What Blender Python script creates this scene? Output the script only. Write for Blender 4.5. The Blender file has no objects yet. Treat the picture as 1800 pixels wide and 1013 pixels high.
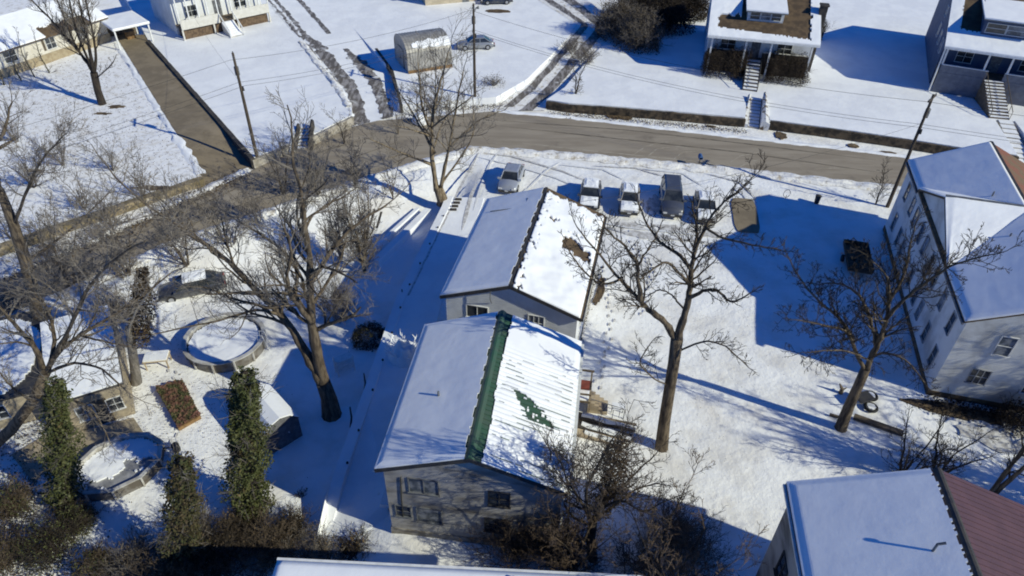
import bpy, math, random
import numpy as np
from mathutils import Vector, Matrix, noise
R_ = math.radians
sc = bpy.context.scene
col = sc.collection
# ------------------------------------------------------------------ camera
H = 34.0; F = 1250.0
def _cam():
    n = np.array([865-900, 2042-506.5, F], float); n /= np.linalg.norm(n)
    fy = np.array([0, 0, 1.]); fy = fy-fy.dot(n)*n; fy /= np.linalg.norm(fy)
    return np.stack([np.cross(fy, -n), fy, -n])
RM = _cam()
cd = bpy.data.cameras.new('camera'); cam = bpy.data.objects.new('camera', cd); col.objects.link(cam)
cd.sensor_width = 36; cd.lens = 36*F/1800; cd.clip_end = 3000; cd.clip_start = .5
M3 = Matrix([[RM[i][0], -RM[i][1], -RM[i][2]] for i in range(3)])
cam.matrix_world = Matrix.Translation((0, 0, H)) @ M3.to_4x4()
sc.camera = cam
def at(px, py, z=0.0):
    d = RM @ np.array([px-900, py-506.5, F]); t = (z-H)/d[2]
    return Vector((float(t*d[0]), float(t*d[1]), float(z)))
def V(px, py, y):
    d = RM @ np.array([px-900, py-506.5, F]); t = y/d[1]
    return Vector((float(t*d[0]), float(y), float(H+t*d[2])))
# ------------------------------------------------------------------ light
SUN_AZ = Vector((.906, -.423)); EL = R_(31.5)
w = bpy.data.worlds.new("World"); sc.world = w; w.use_nodes = True
nt = w.node_tree; bg = nt.nodes['Background']; bg.inputs[1].default_value = .056
sky = nt.nodes.new('ShaderNodeTexSky'); sky.sky_type = 'NISHITA'; sky.sun_disc = False
sky.sun_elevation = EL; sky.sun_rotation = math.atan2(SUN_AZ.x, SUN_AZ.y)
sky.air_density = 1.0; sky.dust_density = 0.0; sky.ozone_density = 10.0
tint = nt.nodes.new('ShaderNodeMix'); tint.data_type = 'RGBA'; tint.blend_type = 'MULTIPLY'; tint.inputs[0].default_value = 1
tint.inputs[7].default_value = (.20, 1.10, 2.0, 1)          # the camera's cold, saturated blue sky
nt.links.new(sky.outputs[0], tint.inputs[6]); nt.links.new(tint.outputs[2], bg.inputs[0])
sl = bpy.data.lights.new('sun', 'SUN'); sl.energy = 4.3; sl.angle = R_(.5); sl.color = (1, .985, .77)
so = bpy.data.objects.new('sun', sl); col.objects.link(so)
sd = Vector((SUN_AZ.x*math.cos(EL), SUN_AZ.y*math.cos(EL), math.sin(EL)))
so.rotation_euler = sd.to_track_quat('Z', 'Y').to_euler()
sc.view_settings.view_transform = 'Standard'; sc.view_settings.look = 'None'
sc.cycles.filter_width = 1.9; sc.view_settings.exposure = 0.0; sc.view_settings.gamma = 1
# ------------------------------------------------------------------ mesh helpers
class MB:
    def __init__(s): s.v = []; s.f = []
    def add(s, vs, fs):
        b = len(s.v); s.v += [tuple(p) for p in vs]; s.f += [tuple(i+b for i in f) for f in fs]; return s
    def box(s, x0, x1, y0, y1, z0, z1):
        return s.add([(x0,y0,z0),(x1,y0,z0),(x1,y1,z0),(x0,y1,z0),(x0,y0,z1),(x1,y0,z1),(x1,y1,z1),(x0,y1,z1)],
                     [(0,3,2,1),(4,5,6,7),(0,1,5,4),(1,2,6,5),(2,3,7,6),(3,0,4,7)])
    def prism(s, poly, z0, z1):
        n = len(poly)
        ar = sum(poly[i][0]*poly[(i+1)%n][1]-poly[(i+1)%n][0]*poly[i][1] for i in range(n))
        if ar < 0: poly = poly[::-1]
        f0 = (lambda p: z0) if not callable(z0) else z0; f1 = (lambda p: z1) if not callable(z1) else z1
        return s.add([(p[0],p[1],f0(p)) for p in poly]+[(p[0],p[1],f1(p)) for p in poly],
                     [tuple(range(n-1,-1,-1)), tuple(range(n,2*n))]+[(i,(i+1)%n,n+(i+1)%n,n+i) for i in range(n)])
    def hexa(s, b, t):   # 4 bottom points, 4 top points
        return s.add(list(b)+list(t), [(0,3,2,1),(4,5,6,7),(0,1,5,4),(1,2,6,5),(2,3,7,6),(3,0,4,7)])
    def tube(s, pts, rad, n=6, cap=True):
        pts = [Vector(p) for p in pts]; b = len(s.v); m = len(pts)
        if not hasattr(rad, '__len__'): rad = [rad]*m
        up = Vector((.31,.2,.93)); 
        for i, p in enumerate(pts):
            d = (pts[min(i+1,m-1)]-pts[max(i-1,0)])
            if d.length < 1e-6: d = Vector((0,0,1))
            d.normalize(); u = d.cross(up)
            if u.length < .1: u = d.cross(Vector((1,0,0)))
            u.normalize(); w_ = d.cross(u)
            for k in range(n):
                a = 2*math.pi*k/n; q = p+(u*math.cos(a)+w_*math.sin(a))*rad[i]; s.v.append((q.x,q.y,q.z))
        for i in range(m-1):
            for k in range(n):
                k2 = (k+1) % n
                s.f.append((b+i*n+k, b+i*n+k2, b+(i+1)*n+k2, b+(i+1)*n+k))
        if cap and n > 3:
            s.f.append(tuple(b+k for k in range(n-1,-1,-1))); s.f.append(tuple(b+(m-1)*n+k for k in range(n)))
        return s
    def lathe(s, prof, cx=0, cy=0, n=32, sx=1, sy=1):
        b = len(s.v); m = len(prof)
        for r, z in prof:
            for k in range(n):
                a = 2*math.pi*k/n; s.v.append((cx+r*sx*math.cos(a), cy+r*sy*math.sin(a), z))
        for i in range(m-1):
            for k in range(n):
                k2 = (k+1) % n; s.f.append((b+i*n+k, b+i*n+k2, b+(i+1)*n+k2, b+(i+1)*n+k))
        return s
    def build(s, name, m, parent=None, smooth=False):
        me = bpy.data.meshes.new(name); me.from_pydata(s.v, [], s.f); me.materials.append(m)
        if smooth: me.polygons.foreach_set('use_smooth', [True]*len(me.polygons))
        me.update(); o = bpy.data.objects.new(name, me); col.objects.link(o)
        if parent: o.parent = parent
        return o
def tag(o, label=None, cat=None, group=None, kind=None):
    if label: o['label'] = label
    if cat: o['category'] = cat
    if group: o['group'] = group
    if kind: o['kind'] = kind
    return o
def thing(name, label, cat, loc=(0,0,0), rz=0, group=None):
    o = bpy.data.objects.new(name, None); col.objects.link(o); o.location = loc; o.rotation_euler = (0,0,rz)
    o.empty_display_size = .3
    return tag(o, label, cat, group)
def nz(x, y, z=0.0): return noise.noise(Vector((x, y, z)))
def fb(x, y, z=0.0): return nz(x,y,z)+.5*nz(x*2.1,y*2.1,z+5)+.25*nz(x*4.3,y*4.3,z+9)
def patch(nu, nv, surf, thick, mask=None):
    """sheet with thickness over a surface; surf(u,v)->(x,y,z), thick(u,v), mask(u,v)->bool on cells"""
    mb = MB(); idx = {}
    def vt(i, j, top):
        k = (i, j, top)
        if k not in idx:
            x, y, z = surf(i/nu, j/nv); t = thick(i/nu, j/nv) if top else -.01
            idx[k] = len(mb.v); mb.v.append((x, y, z+t))
        return idx[k]
    on = [[(mask is None or mask((i+.5)/nu, (j+.5)/nv)) for j in range(nv)] for i in range(nu)]
    for i in range(nu):
        for j in range(nv):
            if not on[i][j]: continue
            mb.f.append((vt(i,j,1), vt(i+1,j,1), vt(i+1,j+1,1), vt(i,j+1,1)))
            for (a, b_, di, dj) in (((i,j),(i+1,j),0,-1),((i+1,j),(i+1,j+1),1,0),((i+1,j+1),(i,j+1),0,1),((i,j+1),(i,j),-1,0)):
                ii, jj = i+di, j+dj
                if 0 <= ii < nu and 0 <= jj < nv and on[ii][jj]: continue
                mb.f.append((vt(*a,0), vt(*b_,0), vt(*b_,1), vt(*a,1)))
    return mb
# ------------------------------------------------------------------ materials
MATS = {}
def mat(name, c, rough=.8, c2=None, sc_=2.0, bump=0, bsc=None, metal=0, spec=.3, c3=None, detail=6, lo=.4, hi=.6, stretch=None, siding=0, coat=0, subs=0):
    if name in MATS: return MATS[name]
    m = bpy.data.materials.new(name); m.use_nodes = True; t = m.node_tree; L = t.links; p = t.nodes['Principled BSDF']
    p.inputs['Base Color'].default_value = (*c, 1); p.inputs['Roughness'].default_value = rough
    p.inputs['Metallic'].default_value = metal; p.inputs['Specular IOR Level'].default_value = spec
    if coat: p.inputs['Coat Weight'].default_value = coat
    tc = t.nodes.new('ShaderNodeTexCoord'); src = tc.outputs['Object']
    if stretch:
        mp = t.nodes.new('ShaderNodeMapping'); mp.inputs['Scale'].default_value = stretch; L.new(src, mp.inputs[0]); src2 = mp.outputs[0]
    else: src2 = src
    def noi(s, d=detail, s_=src2, r=.6):
        n = t.nodes.new('ShaderNodeTexNoise'); n.inputs['Scale'].default_value = s; n.inputs['Detail'].default_value = d
        n.inputs['Roughness'].default_value = r; L.new(s_, n.inputs['Vector']); return n.outputs['Fac']
    def ramp(f, a, b):
        r = t.nodes.new('ShaderNodeMapRange'); r.inputs[1].default_value = a; r.inputs[2].default_value = b; r.interpolation_type = 'SMOOTHSTEP'; L.new(f, r.inputs[0]); return r.outputs[0]
    def mix(f, a, b):
        x = t.nodes.new('ShaderNodeMix'); x.data_type = 'RGBA'; L.new(f, x.inputs[0])
        for k, q in ((6, a), (7, b)):
            if isinstance(q, tuple): x.inputs[k].default_value = (*q, 1)
            else: L.new(q, x.inputs[k])
        return x.outputs[2]
    cur = c
    if c2: cur = mix(ramp(noi(sc_), lo, hi), cur, c2)
    if c3: cur = mix(ramp(noi(sc_*.37, 8, src, .7), .55, .68), cur, c3)
    if cur is not c: L.new(cur, p.inputs['Base Color'])
    hgt = None
    if bump: hgt = noi(bsc or sc_*2, 5, src, .65)
    if siding:
        sx = t.nodes.new('ShaderNodeSeparateXYZ'); L.new(src, sx.inputs[0])
        mm = t.nodes.new('ShaderNodeMath'); mm.operation = 'MULTIPLY'; mm.inputs[1].default_value = 1/siding; L.new(sx.outputs[2], mm.inputs[0])
        fr = t.nodes.new('ShaderNodeMath'); fr.operation = 'FRACT'; L.new(mm.outputs[0], fr.inputs[0])
        if hgt is not None:
            ad = t.nodes.new('ShaderNodeMath'); ad.operation = 'MULTIPLY_ADD'; ad.inputs[1].default_value = .3; L.new(hgt, ad.inputs[0]); L.new(fr.outputs[0], ad.inputs[2]); hgt = ad.outputs[0]
        else: hgt = fr.outputs[0]
    if hgt is not None:
        b = t.nodes.new('ShaderNodeBump'); b.inputs['Strength'].default_value = .6; b.inputs['Distance'].default_value = bump or .02
        L.new(hgt, b.inputs['Height']); L.new(b.outputs[0], p.inputs['Normal'])
    MATS[name] = m; return m
SNOW = mat('snow', (.86,.87,.89), .65, (.79,.80,.83), .35, bump=.14, bsc=.55, spec=.25)
SNOWR = mat('roof_snow', (.86,.87,.89), .65, (.82,.83,.86), .8, bump=.022, bsc=1.6, spec=.2)
SNOWL = mat('trodden_snow', (.87,.87,.87), .7, (.74,.72,.69), .28, bump=.24, bsc=.75, c3=(.76,.73,.69), lo=.42, hi=.66, spec=.2)
SNOWD = mat('patchy_snow', (.80,.79,.78), .75, (.42,.37,.30), 1.7, bump=.2, bsc=2.2, lo=.50, hi=.70, spec=.2, c3=(.62,.58,.53))
ROAD = mat('road_asphalt', (.255,.215,.165), .85, (.32,.275,.215), .35, bump=.02, bsc=6, c3=(.19,.16,.125), stretch=(.5,2.6,1), lo=.38, hi=.64)
DRIVE = mat('brown_concrete', (.235,.19,.13), .85, (.18,.145,.10), .6, bump=.01, bsc=5, c3=(.27,.22,.155), lo=.4, hi=.62)
WET = mat('wet_track', (.12,.105,.09), .6, (.30,.28,.27), 1.3, bump=.03, bsc=3, lo=.45, hi=.6, c3=(.72,.72,.73), stretch=(2,.5,1))
DIRT = mat('dirt', (.13,.09,.05), .9, (.07,.05,.035), 1.6, bump=.06, bsc=4, c3=(.24,.18,.11))
TANDIRT = mat('tan_bank', (.30,.24,.155), .9, (.15,.12,.07), 1.2, bump=.08, bsc=3, c3=(.55,.50,.43))
STONE = mat('stone_wall', (.10,.075,.05), .9, (.03,.025,.02), 1.8, bump=.07, bsc=3, c3=(.20,.15,.10))
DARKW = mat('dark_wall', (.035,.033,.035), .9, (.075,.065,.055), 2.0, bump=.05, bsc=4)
SIDW = mat('white_siding', (.70,.71,.72), .6, (.60,.61,.62), .7, siding=.2, bump=.02, bsc=2)
SIDG = mat('shade_dappled_siding', (.42,.40,.375), .7, (.13,.115,.10), .6, siding=.2, bump=.03, bsc=1.4, stretch=(.5,.5,1.6), lo=.42, hi=.7, c3=(.36,.32,.27))  # dark blotches put dappled tree shade into the white boards
SIDB = mat('apartment_siding', (.70,.70,.69), .65, (.42,.41,.39), .45, siding=.22, bump=.02, bsc=1.4, lo=.4, hi=.7, c3=(.46,.44,.41))
SIDT = mat('tan_siding', (.50,.43,.32), .7, (.40,.34,.25), .8, siding=.25, bump=.02, bsc=2)
SIDC = mat('cream_siding', (.62,.58,.50), .7, (.52,.48,.40), .8, siding=.25, bump=.02, bsc=2)
SIDBL = mat('blue_siding', (.07,.10,.17), .7, (.05,.075,.14), .8, siding=.2, bump=.02, bsc=2)
TRIM = mat('white_trim', (.72,.72,.71), .5, (.62,.62,.61), 3)
TRIMG = mat('grey_trim', (.16,.17,.18), .6, (.10,.10,.11), 3)
mat('grey_trim_light', (.42,.42,.42), .6, (.34,.34,.34), 3)
TRIMD = mat('dark_trim', (.035,.035,.04), .6, (.06,.055,.05), 3)
GLASS = mat('window_glass', (.02,.024,.03), .08, (.05,.055,.06), 1.5, spec=.6)
GLASSL = mat('curtained_glass', (.22,.23,.25), .25, (.07,.08,.09), 1.8, spec=.5)
BRSH = mat('brown_shingle', (.125,.085,.05), .9, (.075,.052,.034), 1.2, bump=.04, bsc=9, c3=(.16,.11,.065))
RDSH = mat('rust_shingle', (.17,.115,.07), .9, (.22,.09,.06), .8, bump=.03, bsc=9)
GREEN = mat('green_metal', (.032,.085,.052), .55, (.05,.085,.06), 1.1, metal=.0, spec=.5, bump=.01)
RED = mat('red_metal', (.105,.052,.064), .55, (.088,.044,.056), 1.2, spec=.45, bump=.008, bsc=2)
STEEL = mat('weathered_steel', (.30,.285,.26), .5, (.40,.38,.35), .9, metal=.25, bump=.015, bsc=2, stretch=(1,3,.7), c3=(.22,.20,.17))
RUST = mat('rust_brown', (.26,.16,.075), .8, (.14,.08,.035), 2)
WOOD = mat('grey_wood', (.18,.14,.10), .85, (.09,.07,.05), 2, stretch=(1,4,1), bump=.01)
TANW = mat('tan_wood', (.45,.37,.26), .85, (.34,.27,.19), 1.5, bump=.01)
POLEM = mat('pole_wood', (.10,.078,.058), .9, (.06,.047,.036), 3, stretch=(2,2,.3), bump=.01)
BARK = mat('brown_bark', (.145,.112,.078), .95, (.06,.045,.033), 2.2, stretch=(3,3,.6), bump=.05, bsc=6)
BARKT = mat('tan_bark', (.27,.215,.145), .95, (.11,.08,.05), 2.2, stretch=(3,3,.6), bump=.05, bsc=6)
BARKD = mat('dark_bark', (.05,.038,.029), .95, (.024,.02,.017), 2.2, stretch=(3,3,.6), bump=.05, bsc=6)
BARKG = mat('grey_bark', (.20,.18,.165), .95, (.11,.10,.09), 1.6, stretch=(3,3,.6), bump=.04, bsc=6)
TWIG = mat('twig', (.19,.165,.14), .9, (.115,.097,.08), 1.5)
TWIGD = mat('dark_twig', (.05,.038,.028), .9, (.03,.024,.018), 1.5)
TWIGG = mat('grey_twig', (.20,.175,.15), .9, (.12,.10,.085), 1.5)
IVY = mat('ivy_leaf', (.045,.055,.016), .6, (.085,.088,.032), 2.5, c3=(.11,.075,.035), spec=.3)
BROWNL = mat('brown_leaf', (.075,.052,.03), .8, (.12,.082,.045), 2, c3=(.04,.035,.02))
DKLEAF = mat('dark_evergreen_leaf', (.018,.022,.014), .7, (.035,.032,.02), 2)
REDBR = mat('red_brown_plants', (.17,.085,.06), .9, (.07,.075,.03), 2.2, bump=.08, bsc=7, c3=(.22,.10,.08))
RUB = mat('rubber', (.015,.015,.016), .7)
RIM = mat('alloy', (.42,.42,.43), .35, metal=.7)
def paint(n, c): return mat('paint_'+n, c, .3, tuple(.65*k+.07 for k in c), 1.6, lo=.45, hi=.7, metal=.35, coat=.6, spec=.5)
CREAMR = mat('curb_concrete', (.40,.37,.33), .85, (.28,.25,.21), 1.5, bump=.02)
REDP = mat('faded_red_board', (.33,.09,.07), .7, (.26,.07,.055), 2)
LAMPG = mat('lamp_lens', (.55,.55,.55), .15); TAIL = mat('tail_lens', (.30,.02,.02), .2)
WIRE = mat('wire_black', (.03,.03,.03), .6)
POOLW = mat('pool_wall', (.18,.17,.16), .6, (.10,.085,.07), 1.5)
POOLR = mat('pool_rim', (.50,.49,.47), .6, (.34,.32,.29), 1.5)
COVER = mat('icy_cover', (.30,.30,.31), .5, (.20,.20,.21), .8, bump=.03, c3=(.42,.42,.43))
MARK = mat('slush', (.42,.40,.38), .7, (.65,.64,.63), 2.5)
# ------------------------------------------------------------------ ground
RS = [(-95,-20),(-62,10),(-35.8,36.5),(-27.6,46.3),(-15.7,55.7),(-9.5,60.2),(-4.3,63.6),(5.3,62.8),(21.6,60.4),(34.8,57.9),(60,52.5),(130,38)]
RN = [(-103,-8),(-68,16),(-38.6,41.5),(-32.9,47.7),(-24.8,58.3),(-16,68.9),(-2.3,72.2),(5.7,71.0),(11.7,69.8),(17.5,68.5),(23.2,67.3),(34.3,65.1),(37.6,64.2),(60,59.3),(130,45)]
WL = [(-6.1,54.5),(-6.3,52.7),(-8.5,40.6),(-9.3,30.9),(-10,23.2)]
def lerp_y(pl, y):
    p = sorted(pl, key=lambda q: q[1])
    if y <= p[0][1]: return p[0][0]
    for a, b in zip(p, p[1:]):
        if y <= b[1]: return a[0]+(b[0]-a[0])*(y-a[1])/(b[1]-a[1])
    return p[-1][0]
def ss(a, b, x): t = min(1, max(0, (x-a)/(b-a))); return t*t*(3-2*t)
def dseg(x, y, pl):
    d = 1e9
    for (ax, ay), (bx, by) in zip(pl, pl[1:]):
        vx, vy = bx-ax, by-ay; t = max(0, min(1, ((x-ax)*vx+(y-ay)*vy)/(vx*vx+vy*vy)))
        d = min(d, math.hypot(x-ax-t*vx, y-ay-t*vy))
    return d
LOW = -1.2
def south_of_road(x, y):
    for (ax, ay), (bx, by) in zip(RS, RS[1:]):
        if ax <= x <= bx: return y < ay+(by-ay)*(x-ax)/(bx-ax)
    return y < 30
def hgt(x, y):
    h = 0.0
    if y < 60 and x < 3 and x > -95 and south_of_road(x, y):
        wx = lerp_y(WL, y); e = ss(.8, 3.0, x-wx) if y > 23 else ss(-1, 5, x-wx)
        h = LOW*ss(1.0, 7.0, dseg(x, y, RS))*(1-e)
    return h
def ground():
    xs = [-400,-250,-160,-110]+[-90+.6*i for i in range(int(170/.6))]+[85,110,160,250,400]
    ys = [-150,-80,-40,-15]+[.6*i for i in range(int(70/.6))]+[72,80,100,130,180,260,420]
    mb = MB(); n = len(xs)
    for y in ys:
        for x in xs:
            mb.v.append((x, y, hgt(x, y)-.03+.035*fb(x*.5, y*.5)-.03))
    for j in range(len(ys)-1):
        for i in range(n-1): mb.f.append((j*n+i, j*n+i+1, (j+1)*n+i+1, (j+1)*n+i))
    tag(mb.build('ground', SNOWL, smooth=True), kind='structure')
ground()
def resample(pl, n):
    d = [0]
    for a, b in zip(pl, pl[1:]): d.append(d[-1]+math.hypot(b[0]-a[0], b[1]-a[1]))
    out = []
    for k in range(n):
        s = d[-1]*k/(n-1)
        for i in range(len(pl)-1):
            if s <= d[i+1]+1e-9:
                t = (s-d[i])/(d[i+1]-d[i]); out.append((pl[i][0]+(pl[i+1][0]-pl[i][0])*t, pl[i][1]+(pl[i+1][1]-pl[i][1])*t)); break
    return out
def strip(name, A, B, z, m, n=60, rag=0, seed=0, kind='structure'):
    a = resample(A, n); b = resample(B, n); mb = MB()
    zz = z if callable(z) else (lambda t: z)
    for i in range(n):
        t = i/(n-1); r1 = rag*fb(i*.7+seed, 1.3); r2 = rag*fb(i*.7+seed, 7.7)
        ax, ay = a[i]; bx, by = b[i]; L = math.hypot(bx-ax, by-ay)+1e-6; ux, uy = (bx-ax)/L, (by-ay)/L
        mb.v += [(ax+ux*r1, ay+uy*r1, zz(t)), (bx+ux*r2, by+uy*r2, zz(t))]
    for i in range(n-1): mb.f.append((2*i, 2*i+1, 2*i+3, 2*i+2))
    mb.build(name, m)
    return tag(bpy.context.scene.collection.objects[-1], kind=kind)
strip('road', RN, RS, .02, ROAD, 160)
# low concrete margin (gutter) tones
def bank(name, pl, w_, h_, m, z=0, seed=0, step=.35):
    """lumpy ridge of ploughed snow along a line"""
    L = sum(math.hypot(b[0]-a[0], b[1]-a[1]) for a, b in zip(pl, pl[1:])); n = max(8, int(L/step)); p = resample(pl, n); mb = MB(); K = 7
    for i, (x, y) in enumerate(p):
        x2, y2 = p[min(i+1, n-1)]; x1, y1 = p[max(i-1, 0)]; L = math.hypot(x2-x1, y2-y1)+1e-6; nx, ny = -(y2-y1)/L, (x2-x1)/L
        zb = z(i/(n-1)) if callable(z) else z; ww = w_*(1+.5*fb(i*.25, seed)); 
        for k in range(K):
            s = k/(K-1)*2-1; hh_ = h_*(1-s*s)*(1+1.0*fb(i*.23, k*.8, seed)) - .03*(abs(s) > .99)
            sx = s*ww*.5+.16*nz(i*.37, k*.9, seed)
            mb.v.append((x+nx*sx, y+ny*sx, zb+max(-.03, hh_)))
    for i in range(n-1):
        for k in range(K-1): mb.f.append((i*K+k, (i+1)*K+k, (i+1)*K+k+1, i*K+k+1))
    return tag(mb.build(name, m, smooth=True), kind='structure')
# terraces
T = .9; TL = .7
def terrace(poly, z, m=SNOW, name='yard'):
    return tag(MB().prism(poly, -1.5, z).build(name, m), kind='structure')
steps1_top = at(1331,168,T); 
NEW = [(3.3,73.2),(5.7,72.5),(11.8,71.8),(17.8,70.9),(24.3,69.9)]
NEE = [(26.8,69.5),(34.7,67.4),(39.9,65.8),(45.8,63.8),(49.4,62.9)]
terrace([(3.3,73.5)]+[(x,y+.3) for x, y in NEW[1:]]+[(25.7,75.4),(27.7,75.0)]+[(x,y+.3) for x, y in NEE]+[(51.2,71.0),(53.2,70.8),(51.6,62.8),(70,58.6),(140,44),(140,170),(30,170),(17.5,100),(13.3,96),(8.2,84),(5.5,77)], T)
# middle left yard between driveway and lane
MIDY = [(-24.6,59.2),(-21.2,62.7)]
terrace([(-24.7,59.0),(-22.0,62.1),(-21.9,65.5),(-20.5,66.3),(-20.3,63.9),(-17.1,68.6),(-17.6,71),(-19.4,75.0),(-28,91),(-38.3,108.5),(-60,150),(-78,140),(-46.4,88.3)], T)
terrace([(-12.6,71.4),(-6,72.9),(-2.2,73.9),(1.2,79),(5.6,90),(8.3,97.6),(3.5,107),(-6,125),(-10,150),(-50,150),(-28.3,107),(-14.65,80.5)], T)
terrace([(-28.4,56.0),(-40.4,45.0),(-66,20),(-140,20),(-140,140),(-90,140),(-51.6,90.6)], TL, SNOWD if False else mat('twig_shade_snow', (.84,.84,.85), .7, (.56,.53,.49), 1.6, bump=.12, bsc=1.5, lo=.48, hi=.72, c3=(.70,.67,.63)))  # grey mottling also stands in for fine branch shadows
# ramps
strip('driveway', [(-28.0,55.4),(-33,63),(-51.6,90.4)], [(-24.6,59.0),(-29.6,66.2),(-47.2,90.6)], lambda t: .03+.755*ss(0,.25,t), DRIVE, 50, .06)
strip('lane_bed', [(-17.2,67.6),(-19.6,75.2),(-38.3,108.5),(-60,150)], [(-11.6,71.2),(-14.6,80.5),(-28.3,107),(-50,150)], lambda t: .025+T*ss(0,.32,t), SNOW, 60)
zl = lambda t: .045+T*ss(0,.55,t)
zl2 = lambda t, f=1.0: .05+T*ss(0,.32,t*f)
LA = [(-17.2,67.6),(-19.6,75.2),(-38.3,108.5),(-60,150)]; LB = [(-11.6,71.2),(-14.6,80.5),(-28.3,107),(-50,150)]
def lane_track(f0, f1, t0, t1, m, rag=.12, seed=0):
    a = resample(LA, 200); b = resample(LB, 200); mb = MB(); K = 70
    for i in range(K):
        t = t0+(t1-t0)*i/(K-1); k = min(199, int(t*199)); ax, ay = a[k]; bx, by = b[k]
        nar = .35+.65*ss(0,.25,(1-i/(K-1)))
        e0 = f0+.03*fb(i*.35, seed)*rag/.12; e1 = f0+(f1-f0)*nar+.03*fb(i*.35, seed+4)*rag/.12
        for e in (e0, e1): mb.v.append((ax+(bx-ax)*e, ay+(by-ay)*e, .045+T*ss(0,.32,t)))
    for i in range(K-1): mb.f.append((2*i, 2*i+1, 2*i+3, 2*i+2))
    tag(mb.build('wheel_track', m), kind='structure')
lane_track(.10,.32,.0,.30,WET,.25,1); lane_track(.12,.19,.29,.55,WET,.2,1); lane_track(.55,.76,.0,.22,WET,.3,2); lane_track(.50,.58,.28,.62,WET,.1,3); lane_track(.02,.08,.1,.5,WET,.2,5)
SA = [(-2.6,72.2),(1.0,79),(5.4,90),(8.0,97.8),(3.3,107),(-6,125),(-10,140)]; SB = [(3.2,72.6),(5.6,77.2),(8.4,84.2),(13.5,96.2),(11,106),(3,125),(0,140)]
strip('side_street', SA, SB, lambda t: .022+T*ss(0,.35,t), SNOWD, 70)
def side_track(f0, f1, t0, t1, seed):
    a = resample(SA, 200); b = resample(SB, 200); mb = MB(); K = 60
    for i in range(K):
        t = t0+(t1-t0)*i/(K-1); k = min(199, int(t*199)); ax, ay = a[k]; bx, by = b[k]
        for e in (f0+.04*fb(i*.3, seed), f1+.04*fb(i*.3, seed+3)): mb.v.append((ax+(bx-ax)*e, ay+(by-ay)*e, .045+T*ss(0,.35,t)))
    for i in range(K-1): mb.f.append((2*i, 2*i+1, 2*i+3, 2*i+2))
    tag(mb.build('wheel_track', WET), kind='structure')
side_track(.12,.30,.02,.8,11); side_track(.5,.75,.0,.85,13)
# snow lined sidewalk, dirt patches near kerb
def blob(name, cx, cy, rx, ry, z, m, rz=0, seed=0, rag=.25, kind='structure', th=.012, sq=1.0):
    n = 36; P_ = []
    for k in range(n):
        a = 2*math.pi*k/n; r = 1+rag*fb(math.cos(a)*1.7+seed, math.sin(a)*1.7); ca, sa = math.cos(a), math.sin(a); x = rx*r*math.copysign(abs(ca)**sq, ca); y = ry*r*math.copysign(abs(sa)**sq, sa)
        P_.append((cx+x*math.cos(rz)-y*math.sin(rz), cy+x*math.sin(rz)+y*math.cos(rz)))
    mb = MB(); mb.prism(P_, z-.05, z+th); return tag(mb.build(name, m), kind=kind)
for i, (px, py, rx, ry) in enumerate(((1090,206,1.5,.45),(1372,238,.6,.8),(1500,256,.5,.5),(1560,268,.9,.25),(1250,222,.5,.2))):
    p = at(px, py, .04); blob('bare_patch', p.x, p.y, rx, ry, .04, DIRT, R_(-11), i)
for i, (px, py, rx, ry, z) in enumerate(((1310,378,1.05,2.1,.02),)):
    p = at(px, py, 0); blob('bare_asphalt', p.x, p.y, 1.05, 2.75, .02, DRIVE, R_(-8), 40, .05, sq=.35)
for i, (px, py, rx, ry) in enumerate(((205,188,.9,.4),(180,200,.8,.3),(270,330,1.6,.4),(60,300,.7,.3))):
    p = at(px, py, TL); blob('bare_patch', p.x, p.y, rx, ry, TL+.01, DIRT, 0, i+9, .5)
p = at(1290,178,T)
for i, (px, py, rx, ry) in enumerate(((1095,196,.0,.0),)): pass
for i, (px, py, rx, ry, m_) in enumerate(((1040,388,1.1,.35,MARK),(1107,396,1.2,.4,MARK),(1182,402,1.4,.5,MARK),(1245,412,1.3,.5,MARK),(1150,360,.6,1.6,MARK),(1140,415,1.9,.5,MARK),(960,345,.9,.35,MARK),(890,352,.9,.3,MARK))):  # grey slush that also paints the brownish shadows before the cars
    p = at(px, py, 0); blob('slush_patch', p.x, p.y, rx, ry, .01, m_, R_(-11), 60+i, .55)
p = at(1054,512,0); blob('bare_patch', p.x, p.y, .32, 1.6, .02, DIRT, R_(-14), 70, .5)
p = at(1690,725,0); blob('bare_patch', p.x, p.y, 3.4, .6, .01, DIRT, R_(-15), 71, .2)
p = at(1770,770,0); blob('slush_patch', p.x, p.y, 2.5, 1.2, .012, MARK, R_(-18), 72, .6)
# plough banks
bank('snow_bank', [(x,y-.15) for x, y in RS[2:]], 1.5, .22, SNOWD, 0, 1)
bank('snow_bank', [(x,y+.05) for x, y in RN[6:]], .8, .12, SNOW, 0, 2)
bank('snow_bank', [(x-.2,y+.2) for x, y in RN[2:5]], 1.2, .16, SNOWD, 0, 3)
bank('snow_bank', [(-28.5,56.2),(-33.4,63.2),(-51.8,90)], .9, .09, SNOW, TL, 4)
bank('snow_bank', [(-17.8,70.5),(-20.0,75.4),(-27.4,89)], .9, .14, SNOWD, T, 5)
bank('snow_bank', [(5.0,44.2),(4.35,40.5),(3.9,37.5),(3.3,34.5)], 1.3, .7, SNOW, 0, 8)
# sidewalk bits left
strip('pavement', [(-38.4,42.6),(-32.2,49.4),(-28.2,54.3)], [(-39.8,43.8),(-33.8,51.0),(-29.3,55.4)], .05, SNOWD, 30, .15, 3)
strip('pavement', [(-24.2,59.0),(-16.2,68.6)], [(-25.0,59.6),(-17.2,69.0)], .06, CREAMR, 20, .1, 4)
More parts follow.
